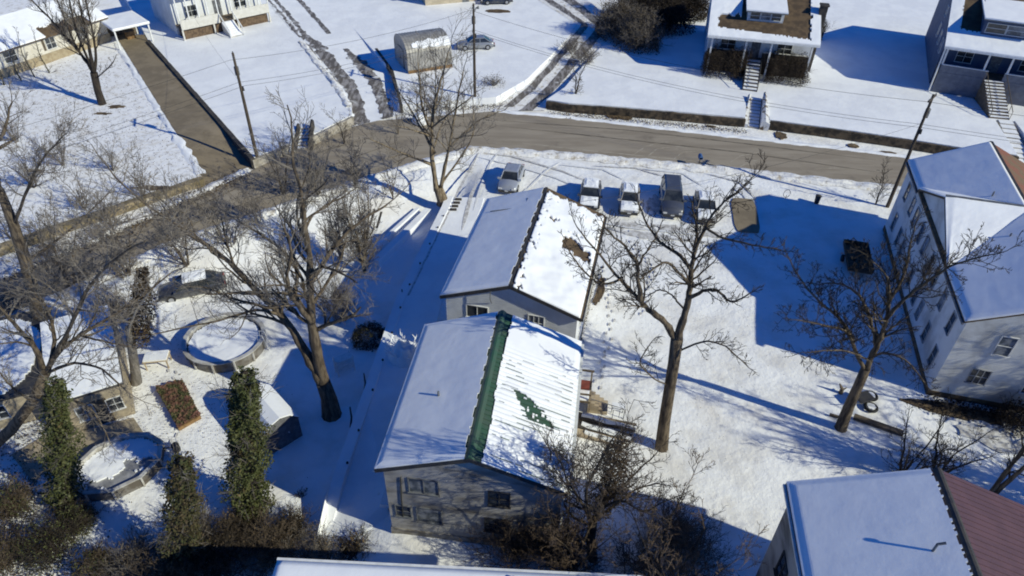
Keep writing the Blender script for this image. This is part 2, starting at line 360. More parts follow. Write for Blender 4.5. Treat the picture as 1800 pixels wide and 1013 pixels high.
# tyre marks on the lot
def marks(pl, w_, m, z, seed=0, rag=.1):
    n = 50; p = resample(pl, n); mb = MB()
    for i, (x, y) in enumerate(p):
        x2, y2 = p[min(i+1, n-1)]; x1, y1 = p[max(i-1, 0)]; L = math.hypot(x2-x1, y2-y1)+1e-6; nx, ny = -(y2-y1)/L, (x2-x1)/L
        a = w_*.5*(1+.5*fb(i*.4, seed))*min(1, .15+4*min(i, n-1-i)/n); 
        mb.v += [(x+nx*a, y+ny*a, z), (x-nx*a, y-ny*a, z)]
    for i in range(n-1): mb.f.append((2*i, 2*i+1, 2*i+3, 2*i+2))
    return tag(mb.build('tyre_mark', m), kind='structure')
def pxl(pts, z=0): return [tuple(at(a, b, z)[:2]) for a, b in pts]
marks(pxl([(838,322),(828,345),(820,375),(812,405)]), .34, MARK, .03, 1)
marks(pxl([(842,268),(825,300),(806,335),(795,360)]), .25, MARK, .03, 2)
marks(pxl([(905,350),(930,330),(960,300),(985,285)]), .2, mat('packed_snow', (.66,.66,.66), .7, (.76,.76,.76), 2.5), .03, 3)
for k, (x0, x1) in enumerate(((1350,1380),(1000,1100),(1180,1300))): pass
PACK = MATS['packed_snow']
def footprints(name, pts, seed, z=.012):
    p = resample(pts, int(2.2*sum(math.hypot(b[0]-a[0], b[1]-a[1]) for a, b in zip(pts, pts[1:])))); rnd = random.Random(seed); mb = MB()
    for i in range(len(p)-1):
        dx, dy = p[i+1][0]-p[i][0], p[i+1][1]-p[i][1]; L = math.hypot(dx, dy)+1e-6; dx /= L; dy /= L; s_ = .14*(1 if i % 2 else -1)+rnd.gauss(0,.05)
        cx, cy = p[i][0]-dy*s_+rnd.gauss(0,.06), p[i][1]+dx*s_+rnd.gauss(0,.06); pg = []
        for k in range(8):
            a = 6.283*k/8; u, v = .19*math.cos(a), .09*math.sin(a); pg.append((cx+dx*u-dy*v, cy+dy*u+dx*v, z+.004*(i % 3)))
        mb.add(pg, [tuple(range(8))])
    tag(mb.build(name, MARK), 'trail of footprints trodden into the snow', 'footprints', kind='stuff')
footprints('footprints', pxl([(1060,470),(1075,560),(1060,640),(1050,700)]), 1); footprints('footprints', pxl([(1110,425),(1150,470),(1130,560)]), 2)
footprints('footprints', pxl([(300,650),(330,700),(300,800),(280,860)], LOW), 4, LOW+.03)
for i, L_ in enumerate(([(838,268),(900,275),(985,300),(1030,318)],[(838,276),(900,290),(975,312),(1015,330)],[(985,290),(1060,298),(1100,318)],[(1045,292),(1120,296),(1172,312)],[(1120,296),(1200,305),(1240,330)],[(1030,385),(1100,400),(1200,410),(1290,420)],[(1040,392),(1100,410),(1200,422),(1290,432)],[(880,262),(860,290),(845,330),(832,370)],[(1290,330),(1310,345),(1312,352)],[(1240,305),(1300,320),(1330,350)])):
    marks(pxl(L_), .24, PACK if i % 3 else MARK, .018+.0007*i, 20+i)
LITE = mat('road_salt', (.40,.355,.29), .9, (.30,.26,.20), 1.5); DARKR = mat('road_seam', (.11,.095,.075), .9, (.2,.17,.13), 1.2)
for i, L_ in enumerate(([(1110,275),(1135,258),(1165,250),(1200,252)],[(1130,282),(1155,262),(1190,258),(1225,262)],[(1275,292),(1300,275),(1335,268),(1370,272)],[(1290,300),(1318,284),(1350,280)],[(1180,284),(1200,268),(1230,266)],[(1430,298),(1470,296),(1500,300)])):
    marks(pxl(L_), .13, LITE, .028+.0007*i, 40+i)
for i, L_ in enumerate(([(880,222),(1100,246),(1300,268),(1560,306)],[(870,212),(1100,229),(1300,252),(1540,282)],[(860,245),(1000,262),(1200,282),(1500,322)],[(700,250),(600,285),(450,350),(250,430)],[(660,240),(560,268),(430,325),(200,432)])):
    marks(pxl(L_), .10 if i > 4 else .16, DARKR if i != 2 else LITE, .034+.0007*i, 50+i)
# ------------------------------------------------------------------ walls and steps
def wall(name, label, pl, h0, h1, th, m, cap=None, group=None, lump=0):
    root = MB(); n = max(2, int(sum(math.hypot(b[0]-a[0], b[1]-a[1]) for a, b in zip(pl, pl[1:]))/.8)); p = resample(pl, n)
    L_ = []; 
    for i, (x, y) in enumerate(p):
        x2, y2 = p[min(i+1, n-1)]; x1, y1 = p[max(i-1, 0)]; L = math.hypot(x2-x1, y2-y1); nx, ny = -(y2-y1)/L, (x2-x1)/L
        t = i/(n-1); a0 = h0(t) if callable(h0) else h0; a1 = (h1(t) if callable(h1) else h1)+lump*fb(i*.6, len(pl))
        root.v += [(x+nx*th/2,y+ny*th/2,a0),(x-nx*th/2,y-ny*th/2,a0),(x-nx*th/2,y-ny*th/2,a1),(x+nx*th/2,y+ny*th/2,a1)]
    for i in range(n-1):
        b = 4*i
        for k in range(4): root.f.append((b+k, b+4+k, b+4+(k+1)%4, b+(k+1)%4))
    root.f += [(0,1,2,3), (4*n-1,4*n-2,4*n-3,4*n-4)]
    o = root.build(name, m); tag(o, label, 'wall', group); return o
wall('retaining_wall', 'low dark brown retaining wall left of the garden steps across the street', NEW, 0, T-.08, .35, STONE, lump=.08)
wall('retaining_wall', 'long brown retaining wall right of the garden steps with a snowy top', NEE, 0, T-.05, .35, STONE, lump=.08)
wall('retaining_wall', 'brown retaining wall section right of the long stairs near the right edge', [(51.8,62.6),(70,58.3),(90,54.2)], 0, T-.05, .35, STONE, lump=.08)
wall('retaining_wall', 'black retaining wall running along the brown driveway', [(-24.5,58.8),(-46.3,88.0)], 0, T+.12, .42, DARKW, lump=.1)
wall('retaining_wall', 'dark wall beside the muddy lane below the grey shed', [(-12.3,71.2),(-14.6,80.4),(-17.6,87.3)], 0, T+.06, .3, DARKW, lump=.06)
wall('retaining_wall', 'tan earth bank wall along the left street below the twiggy yard', [(-28.2,55.7),(-40.2,44.7),(-60,25.5)], 0, TL+.02, .7, TANDIRT, lump=.08)
wall('retaining_wall', 'grey kerb wall under the yard with the short steps', [(-17.0,68.4),(-20.2,63.6)], 0, T-.04, .3, CREAMR)
wall('retaining_wall', 'grey kerb wall between the short steps and the driveway mouth', [(-22.1,61.8),(-24.6,58.8)], 0, T-.04, .3, CREAMR)
# long wall beside the white houses
tag(MB().prism([(a-.05, b) for a, b in WL]+[(-10.3,18.5),(-6.2,18.0)]+[(a+3.4, b) for a, b in WL[::-1]], -1.6, lambda p: .0 if p[1] > 22 else -1.32).build('driveway_bed', SNOW), kind='structure')
wall('retaining_wall', 'long snow topped retaining wall down the left side of the two centre houses', [(x+.3, y) for x, y in WL]+[(-10.1,20.5)], LOW-.3, lambda t: .1-1.35*ss(.88,1,t), .66, SNOW)
strip('wall_joint', [(x+.72, y) for x, y in WL[1:3]], [(x+.86, y) for x, y in WL[1:3]], .012, MARK, 30, .06)
wall('garden_ledge', 'narrow snowy ledge in the shaded yard beside the long retaining wall', [(-7.6,53.4),(-11.0,45.6)], LOW-.3, -.55, .55, SNOW)
wall('garden_ledge', 'second narrow snowy ledge left of the first one in the shaded yard', [(-8.6,53.8),(-12.2,46.2)], LOW-.3, -.75, .3, SNOW)
for i, t in enumerate((.06,.12,.2,.29,.38,.47,.56,.65,.74,.85,.93)):
    a = resample(WL[1:], 100)[int(t*99)]
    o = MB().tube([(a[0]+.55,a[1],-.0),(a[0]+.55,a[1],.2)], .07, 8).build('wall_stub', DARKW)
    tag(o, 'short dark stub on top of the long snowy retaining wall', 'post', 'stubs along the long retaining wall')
for i, (px, py) in enumerate(((806,351),(803,357),(800,363),(797,369))):
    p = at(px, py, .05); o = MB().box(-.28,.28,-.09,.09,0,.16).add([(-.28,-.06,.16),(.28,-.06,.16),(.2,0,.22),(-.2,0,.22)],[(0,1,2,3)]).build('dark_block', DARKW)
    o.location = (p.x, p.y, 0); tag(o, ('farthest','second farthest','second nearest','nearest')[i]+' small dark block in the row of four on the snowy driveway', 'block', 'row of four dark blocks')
def steps(name, label, bot, top, w_, n, z0, z1, m=CREAMR, snowm=SNOW, side=True, sidem=STONE, flare=.6):
    b = Vector((*bot, 0)); t = Vector((*top, 0)); d = t-b; L = d.length; rz = math.atan2(d.y, d.x)-math.pi/2
    r = thing(name, label, 'stairs', (b.x, b.y, 0), rz)
    for k in range(n):
        y0 = L*k/n; z = z0+(z1-z0)*(k+1)/n
        o = MB().box(-w_/2, w_/2, y0, y0+L/n+.02, z0-.3, z-.02).build('step', m, r)
        MB().box(-w_/2+.05, w_/2-.08, y0+.09, y0+L/n-.0, z-.02, z+.025).build('snow_cap', snowm, o)
    if side:
        for s in (-1, 1):
            mb = MB(); K = 14
            for i in range(K):
                tt = i/(K-1); x0 = s*(w_/2+.02); x1 = s*(w_/2+.35+flare*(1-tt)); y = L*tt-.1; zt = z0+(z1-z0)*tt+(.8 if s > 0 else .3)+.12*fb(i*.9, s*3)  # right side raised so that it keeps the sun off the steps
                mb.v += [(x0,y,z0-.2),(x0,y,zt),((x0+x1)/2,y,zt+.12+.1*nz(i,s)),(x1,y,zt-.1),(x1,y,z0-.2)]
            for i in range(K-1):
                for k in range(4): mb.f.append((i*5+k,(i+1)*5+k,(i+1)*5+k+1,i*5+k+1))
            mb.f += [(0,1,2,3,4),(5*K-1,5*K-2,5*K-3,5*K-4,5*K-5)]
            mb.build('side_wall', sidem, r)
    return r
RUBBLE = mat('snowy_rubble', (.62,.62,.63), .9, (.12,.085,.055), 1.8, bump=.1, bsc=3, lo=.5, hi=.6)
steps('garden_steps', 'stone steps with snowy rubble sides cut into the bank across the street', (25.2,69.6), (26.75,75.2), 1.2, 9, .02, T, sidem=RUBBLE)
steps('garden_steps', 'long snowy stairs up the bank at the right edge of the photo', (50.3,62.9), (52.2,70.9), 1.5, 9, .02, T, side=False)
steps('garden_steps', 'short snowy steps on the left bank between two kerb walls', (-20.9,62.6), (-21.2,65.8), 1.1, 7, .02, T, side=True, sidem=DARKW, flare=.1)
# ------------------------------------------------------------------ houses
def window(parent, c, face, w_, h_, m=GLASS, cols=2, rows=2, trim=TRIM, name='window', depth=.06):
    """c: centre on the wall (local), face: unit normal (2D local)"""
    n = Vector((*face, 0)); u = Vector((-n.y, n.x, 0)); z = Vector((0,0,1)); c = Vector(c)
    f = MB()
    def bar(u0, u1, z0, z1, d0, d1):
        b = [c+u*a+z*bb+n*d0 for a, bb in ((u0,z0),(u1,z0),(u1,z1),(u0,z1))]; t = [q+n*(d1-d0) for q in b]; f.hexa(b, t)
    e = .05
    bar(-w_/2-e, w_/2+e, h_/2, h_/2+e, 0, depth); bar(-w_/2-e-.04, w_/2+e+.04, -h_/2-e, -h_/2, 0, depth+.05)
    bar(-w_/2-e, -w_/2, -h_/2, h_/2, 0, depth); bar(w_/2, w_/2+e, -h_/2, h_/2, 0, depth)
    for i in range(1, cols): bar(-w_/2+w_*i/cols-.018, -w_/2+w_*i/cols+.018, -h_/2, h_/2, .012, depth-.01)
    for i in range(1, rows):
        for k in range(cols):
            bar(-w_/2+w_*k/cols+.026, -w_/2+w_*(k+1)/cols-.026, -h_/2+h_*i/rows-.02, -h_/2+h_*i/rows+.02, .012, depth-.015)
    fo = f.build(name, trim, parent)
    g = MB(); g.hexa([c+u*a+z*b+n*.004 for a, b in ((-w_/2,-h_/2),(w_/2,-h_/2),(w_/2,h_/2),(-w_/2,h_/2))], [c+u*a+z*b+n*.01 for a, b in ((-w_/2,-h_/2),(w_/2,-h_/2),(w_/2,h_/2),(-w_/2,h_/2))])
    g.build('pane', m, fo); return fo
def door(parent, c, face, w_, h_, m=TRIMG):
    n = Vector((*face, 0)); u = Vector((-n.y, n.x, 0)); z = Vector((0,0,1)); c = Vector(c)
    f = MB(); f.hexa([c+u*a+z*b for a, b in ((-w_/2,0),(w_/2,0),(w_/2,h_),(-w_/2,h_))], [c+u*a+z*b+n*.05 for a, b in ((-w_/2,0),(w_/2,0),(w_/2,h_),(-w_/2,h_))])
    o = f.build('door', m, parent)
    p = c+u*(w_*.38)+z*1.0+n*.05; MB().tube([p, p+n*.07], .035, 8).build('handle', TRIM, o); return o
def roof_slab(L, W0, W1, zlo, zhi, ov, m, th=.14, name='roof', parent=None, x_lo=0, x_hi=None, y0=None, y1=None):
    """one slope: eave at x=x_lo (z=zlo) rising to x_hi (z=zhi)"""
    y0 = -ov if y0 is None else y0; y1 = L+ov if y1 is None else y1
    s = (zhi-zlo)/(x_hi-x_lo); d = 1 if x_hi > x_lo else -1
    xe = x_lo-d*ov; ze = zlo-abs(s)*ov
    mb = MB(); mb.hexa([(xe,y0,ze),(x_hi,y0,zhi),(x_hi,y1,zhi),(xe,y1,ze)], [(xe,y0,ze+th),(x_hi,y0,zhi+th),(x_hi,y1,zhi+th),(xe,y1,ze+th)])
    return mb.build(name, m, parent), (xe, ze+th, x_hi, zhi+th, y0, y1)
def gable_body(L, W, h, r, m, parent, z0=-1.6, along='y'):
    mb = MB(); v = [(0,0,z0),(W,0,z0),(W,0,h),(W/2,0,r),(0,0,h),(0,L,z0),(W,L,z0),(W,L,h),(W/2,L,r),(0,L,h)]
    if along == 'x': v = [(b, W-a, c) for a, b, c in v]
    mb.add(v, [(0,1,2,3,4),(9,8,7,6,5),(0,5,6,1),(1,6,7,2),(2,7,8,3),(3,8,9,4),(4,9,5,0)])
    return mb.build('wall', m, parent)
def snow_on(parent, g, thick, mask=None, du=.12, name='snow_cover', m=SNOWR, lump=.10, tf=None, tr=None):
    """g=(xe,ze,xr,zr,y0,y1) slope rectangle"""
    xe, ze, xr, zr, y0, y1 = g; Lu = abs(xr-xe); Lv = abs(y1-y0); nu = max(4, int(Lu/du)); nv = max(4, int(Lv/du))
    def surf(u, v):
        x = xe+(xr-xe)*u; y = y0+(y1-y0)*v; z = ze+(zr-ze)*u
        return (x, y, z) if tr is None else tr(x, y, z)
    def th(u, v):
        e = min(u*Lu, (1-v)*Lv, v*Lv)
        t = thick*(.55+.45*ss(0,.35,e))*(1+lump*fb(u*Lu*.6, v*Lv*.6, Lu))
        return t*(tf(u, v) if tf else 1)
    mb = patch(nu, nv, surf, th, mask); return mb.build(name, m, parent, smooth=False)
def smooth_(o):
    o.data.polygons.foreach_set('use_smooth', [True]*len(o.data.polygons)); return o
# --- green roofed house (nearest centre)
def green_house():
    L, W, h, r = 9.75, 8.7, 5.75, 7.35
    t = thing('green_roof_house', 'white house with a snowy green ribbed metal roof, nearest the centre', 'house', (-6.05,21.1,0), R_(-7))
    gable_body(L, W, h-.1, r-.1, SIDG, t)
    MB().box(-.06,W+.06,-.06,L+.06,-1.65,.35).build('foundation', mat('block_base', (.30,.28,.25), .9, (.18,.16,.13), 2, bump=.02), t)
    ov = .3; th = .14
    rw, gw = roof_slab(L, 0, 0, h-.1, r-.1, ov, GREEN, th, 'roof', t, 0, W/2)
    re, ge = roof_slab(L, 0, 0, h-.1, r-.1, ov, GREEN, th, 'roof', t, W, W/2)
    # standing ribs of the metal sheet
    for g, s in ((gw, 1), (ge, -1)):
        mb = MB(); y = g[4]+.1
        while y < g[5]-.05:
            mb.hexa([(g[0],y-.025,g[1]),(g[2],y-.025,g[3]),(g[2],y+.025,g[3]),(g[0],y+.025,g[1])], [(g[0],y-.015,g[1]+.045),(g[2],y-.015,g[3]+.045),(g[2],y+.015,g[3]+.045),(g[0],y+.015,g[1]+.045)])
            y += .3
        mb.build('roof_rib', GREEN, t)
    MB().hexa([(W/2-.22,-ov-.02,r-.14+th),(W/2+.22,-ov-.02,r-.14+th),(W/2+.22,L+ov+.02,r-.14+th),(W/2-.22,L+ov+.02,r-.14+th)],
              [(W/2-.06,-ov-.02,r+.0+th),(W/2+.06,-ov-.02,r+.0+th),(W/2+.06,L+ov+.02,r+.0+th),(W/2-.06,L+ov+.02,r+.0+th)]).build('ridge_cap', GREEN, t)
    Lu = abs(gw[2]-gw[0])
    snow_on(t, gw, .15, lambda u, v: u < .94+.006*math.sin(v*64)+.014*fb(v*14, 1)+.008*fb(v*45, 3), .08)
    Lv = L+2*ov
    def mE(u, v):
        x = (1-u)*Lu; y = v*Lv
        if x < .56+.07*fb(y*1.3, 3)+.05*math.sin(y*.8): return False
        # bare green patches: an upper clump and a tail running down the ribs
        if 3.35 < y < 5.0:
            q = int(y/.1); x0 = 1.35+(5.0-y)*.55+.55*nz(q*.73, 3.1); x1 = 2.05+(5.0-y)*1.15+.7*nz(q*.91, 8.2)
            if x0 < x < x1 and fb(x*1.6, q*.8, 5) < .35: return False
        ln = int((y+.05)/.3)
        if ((y+.05)/.3) % 1 < .17 and .75 < x < 4.4 and y < 7.4 and fb(x*.55, ln*2.3, 14)+.25*fb(x*.3, y*.4, 2) > .12: return False
        if abs(((y-.15)/.3) % 1-.0) < .22 and 1.2 < x < 3.2 and 1.7+.5*fb(x*1.5,y) < y < 3.2 and fb(x*.9, int((y-.15)/.3)*1.7, 4) > -.05: return False
        return True
    def rib(u, v):
        y = v*Lv; x = (1-u)*Lu
        k = (.5+.5*math.cos(2*math.pi*(y-.1)/.3)); amp = .9*(1-ss(6.3, 8.2, y))*(1-.5*ss(0,.35,fb(x*.5,y*.5,3)))
        return 1-amp*(1-k)+.25*ss(6.5,9,y)
    snow_on(t, ge, .105, mE, .05, tf=rib)
    # fascia
    for y in (-ov-.03, L+ov):
        for s in (0, 1):
            x0, x1 = (-ov, W/2) if s == 0 else (W+ov, W/2); z0 = h-.1-ov*(r-h)/(W/2)
            MB().hexa([(x0,y,z0-.12),(x1,y,r-.22),(x1,y+.03,r-.22),(x0,y+.03,z0-.12)], [(x0,y,z0+th),(x1,y,r-.1+th),(x1,y+.03,r-.1+th),(x0,y+.03,z0+th)]).build('fascia', TRIMD, t)
    for x in (-ov-.1, W+ov):
        MB().box(x, x+.16, -ov, L+ov, h-.32, h-.2).build('gutter', TRIM, t)
    MB().tube([(W+.08,-.08,h-.3),(W+.08,-.08,.1)], .06, 8).build('downspout', TRIM, t)
    S = (0,-1)
    window(t, (1.95,0,4.35), S, 1.45, 1.1, cols=2, rows=1, m=GLASSL, trim=TRIMG); window(t, (5.7,0,4.1), S, 1.0, 1.1, trim=TRIMD)
    window(t, (.75,0,2.0), S, .75, .9, cols=1, trim=TRIMG); window(t, (2.1,0,1.9), S, 1.25, 1.15, cols=1, rows=1, m=GLASSL, trim=TRIMG); window(t, (5.6,0,1.8), S, 1.2, 1.1, trim=TRIMD)
    MB().tube([(.85,-.05,4.9),(.75,-.05,3.1),(.7,-.05,1.5)], .03, 6).build('cable', WIRE, t)
    for y in (2, 5, 8): window(t, (W,y,4.0), (1,0), .9, 1.2); window(t, (0,y,4.0), (-1,0), .9, 1.2)
    # vent poking out of the left slope
    xv, yv = 1.95, 3.9; zv = gw[1]+(gw[3]-gw[1])*(xv-gw[0])/(gw[2]-gw[0])
    MB().tube([(xv,yv,zv),(xv,yv,zv+.45)], [.07,.06], 8).build('vent_pipe', TRIMG, t)
    # fan at the bottom left wall
    MB().box(-1.1,-.06,1.4,2.5,-.2,.12).build('hatch', SNOWR, t)
green_house()
# --- white house behind
def white_house():
    L, W, h, r = 11.1, 8.4, 5.5, 7.1
    t = thing('white_house', 'white sided house with a patchy snow roof just behind the green roofed one', 'house', (-4.17,34.4,0), R_(-12.2))
    gable_body(L, W, h-.1, r-.1, SIDW, t)
    MB().box(-.06,W+.06,-.06,L+.06,-1.65,.3).build('foundation', MATS['block_base'], t)
    ov = .28; th = .14
    rw, gw = roof_slab(L, 0, 0, h-.1, r-.1, ov, BRSH, th, 'roof', t, 0, W/2)
    re, ge = roof_slab(L, 0, 0, h-.1, r-.1, ov, BRSH, th, 'roof', t, W, W/2)
    Lu = abs(gw[2]-gw[0]); Lv = L+2*ov
    snow_on(t, gw, .14, lambda u, v: u < .965+.014*fb(v*12, 1), .1)
    def mE(u, v):
        x = (1-u)*Lu; y = v*Lv
        if x < .22+.12*fb(y*1.7, 3): return False
        if Lv-y < .55+.35*fb(x*2.2, 9): return False
        if x > Lu-.12: return False
        if x < .75 and fb(x*3, y*2.2, 11) > .35: return False
        if ((x-3.05)/1.15)**2+((y-6.2+.35*(x-3.1))/.85)**2+.9*fb(x*1.9, y*1.9, 2) < .95: return False
        if ((x-1.2)/.5)**2+((y-8.3)/.42)**2+1.1*fb(x*3, y*3, 5) < .35: return False
        if ((x-2.6)/1.4)**2+((y-7.6)/.1)**2+.8*fb(x*3, y*3, 5) < .3: return False
        if Lv-y < 1.7 and fb(x*2.4, y*2.4, 8) > .62: return False
        return True
    smooth_(snow_on(t, ge, .16, mE, .09, lump=.6))
    MB().box(W/2-.1, W/2+.1, -ov, L+ov, r-.14+th, r-.06+th).build('ridge_cap', TRIMD, t)
    for y in (-ov-.03, L+ov):
        for x0, x1 in ((-ov, W/2), (W+ov, W/2)):
            z0 = h-.1-ov*(r-h)/(W/2)
            MB().hexa([(x0,y,z0-.12),(x1,y,r-.22),(x1,y+.03,r-.22),(x0,y+.03,z0-.12)], [(x0,y,z0+th),(x1,y,r-.1+th),(x1,y+.03,r-.1+th),(x0,y+.03,z0+th)]).build('fascia', TRIMD, t)
    MB().box(W+ov, W+ov+.12, -ov, L+ov, h-.3, h-.12).build('gutter', TRIMD, t); MB().box(-ov-.1, -ov, -ov, L+ov, h-.3, h-.18).build('gutter', TRIM, t)
    S = (0,-1)
    window(t, (2.05,0,4.35), S, 1.35, .95, cols=2, rows=1, m=GLASS); window(t, (5.85,0,4.25), S, .95, 1.15, cols=3, rows=2, m=GLASSL)
    window(t, (2.0,0,1.9), S, 1.1, 1.1); door(t, (5.9,0,.1), S, .95, 2.05)
    for y in (2, 5.5, 9): window(t, (W,y,3.9), (1,0), .9, 1.2); window(t, (0,y,3.9), (-1,0), .9, 1.2); window(t, (W,y,1.7), (1,0), .9, 1.2)
    for x in (2, 6): window(t, (x,L,4.2), (0,1), .9, 1.2)
    MB().tube([(3.0,-.05,5.3),(3.0,-.4,5.9),(3.0,-.4,6.5)], .03, 6).build('service_mast', TRIMG, t)
    # snow ridge seam near the back
    o = MB().tube([(.6,L-2.1,6.0),(2.4,L-2.1,6.55),(3.1,L-2.05,6.8),(3.1,L-1.0,6.85)], .035, 6).build('roof_cable', TRIMG, t)
white_house()
# --- roof at the bottom edge
def bottom_house():
    t = thing('flat_snow_house', 'building whose snow covered roof edge runs along the bottom of the photo', 'house', (-9.45,8.2,0), R_(-1.6))
    L, W, h = 7.2, 14.6, 6.1
    MB().box(0,W,0,L,-1.6,h).build('wall', SIDW, t)
    MB().box(-.3,W+.3,-.3,L+.3,h,h+.16).build('roof', TRIM, t)
    g = (-.28, h+.16, W+.28, h+.16, -.28, L+.28)
    smooth_(snow_on(t, g, .12, None, .25))
    MB().box(-.32,W+.32,L+.31,L+.42,h+.02,h+.2).build('gutter', TRIM, t)
    MB().lathe([(.001,h+.5),(.1,h+.45),(.12,h+.2)], 9.6, L-.1, 12).build('vent_cap', TRIM, t)
    for x in (2, 6, 10): window(t, (x,L,3.9), (0,1), 1, 1.3)
bottom_house()
# --- red roofed house lower right
def red_house():
    L, W, h, r = 12.0, 10.3, 8.2, 10.25
    t = thing('red_roof_house', 'lower right house with one snowy roof slope and one bare red metal slope', 'house', (10.75,6.6,0), R_(-7.8))
    gable_body(L, W, h-.1, r-.1, SIDG, t)
    ov = .3; th = .14
    rw, gw = roof_slab(L, 0, 0, h-.1, r-.1, ov, RED, th, 'roof', t, 0, W/2)
    re, ge = roof_slab(L, 0, 0, h-.1, r-.1, ov, RED, th, 'roof', t, W, W/2)
    mb = MB(); y = ge[4]+.1
    while y < ge[5]-.05:
        mb.hexa([(ge[0],y-.02,ge[1]),(ge[2],y-.02,ge[3]),(ge[2],y+.02,ge[3]),(ge[0],y+.02,ge[1])], [(ge[0],y-.012,ge[1]+.035),(ge[2],y-.012,ge[3]+.035),(ge[2],y+.012,ge[3]+.035),(ge[0],y+.012,ge[1]+.035)]); y += .28
    mb.build('roof_rib', RED, t)
    Lv = L+2*ov
    def tf(u, v): return .86+.14*math.cos(2*math.pi*v*Lv/.28)
    snow_on(t, gw, .15, lambda u, v: u < .95+.006*math.sin(2*math.pi*v*Lv/.28)+.012*fb(v*16, 1), .07, lump=.06)
    MB().hexa([(W/2-.2,-ov,r-.14+th),(W/2+.2,-ov,r-.14+th),(W/2+.2,L+ov,r-.14+th),(W/2-.2,L+ov,r-.14+th)],
              [(W/2-.05,-ov,r+.0+th),(W/2+.05,-ov,r+.0+th),(W/2+.05,L+ov,r+.0+th),(W/2-.05,L+ov,r+.0+th)]).build('ridge_cap', TRIMD, t)
    MB().box(-ov-.1, -ov, -ov, L+ov, h-.32, h-.2).build('gutter', TRIM, t)
    xv, yv = 4.0, 8.6; zv = gw[1]+(gw[3]-gw[1])*(xv-gw[0])/(gw[2]-gw[0])
    MB().tube([(xv,yv,zv),(xv,yv,zv+.6)], .05, 8).tube([(xv,yv,zv+.6),(xv+.25,yv,zv+.75)], .05, 8).build('vent_pipe', TRIMG, t)
    for y in (3, 6.6, 10): window(t, (0,y,4.9), (-1,0), 1, 1.5, trim=TRIMD)
    for y in (3, 6.6, 10): window(t, (0,y,2.0), (-1,0), 1, 1.5, trim=TRIMD)
    for x in (3, 7.5): window(t, (x,L,4.8), (0,1), 1, 1.4)
red_house()
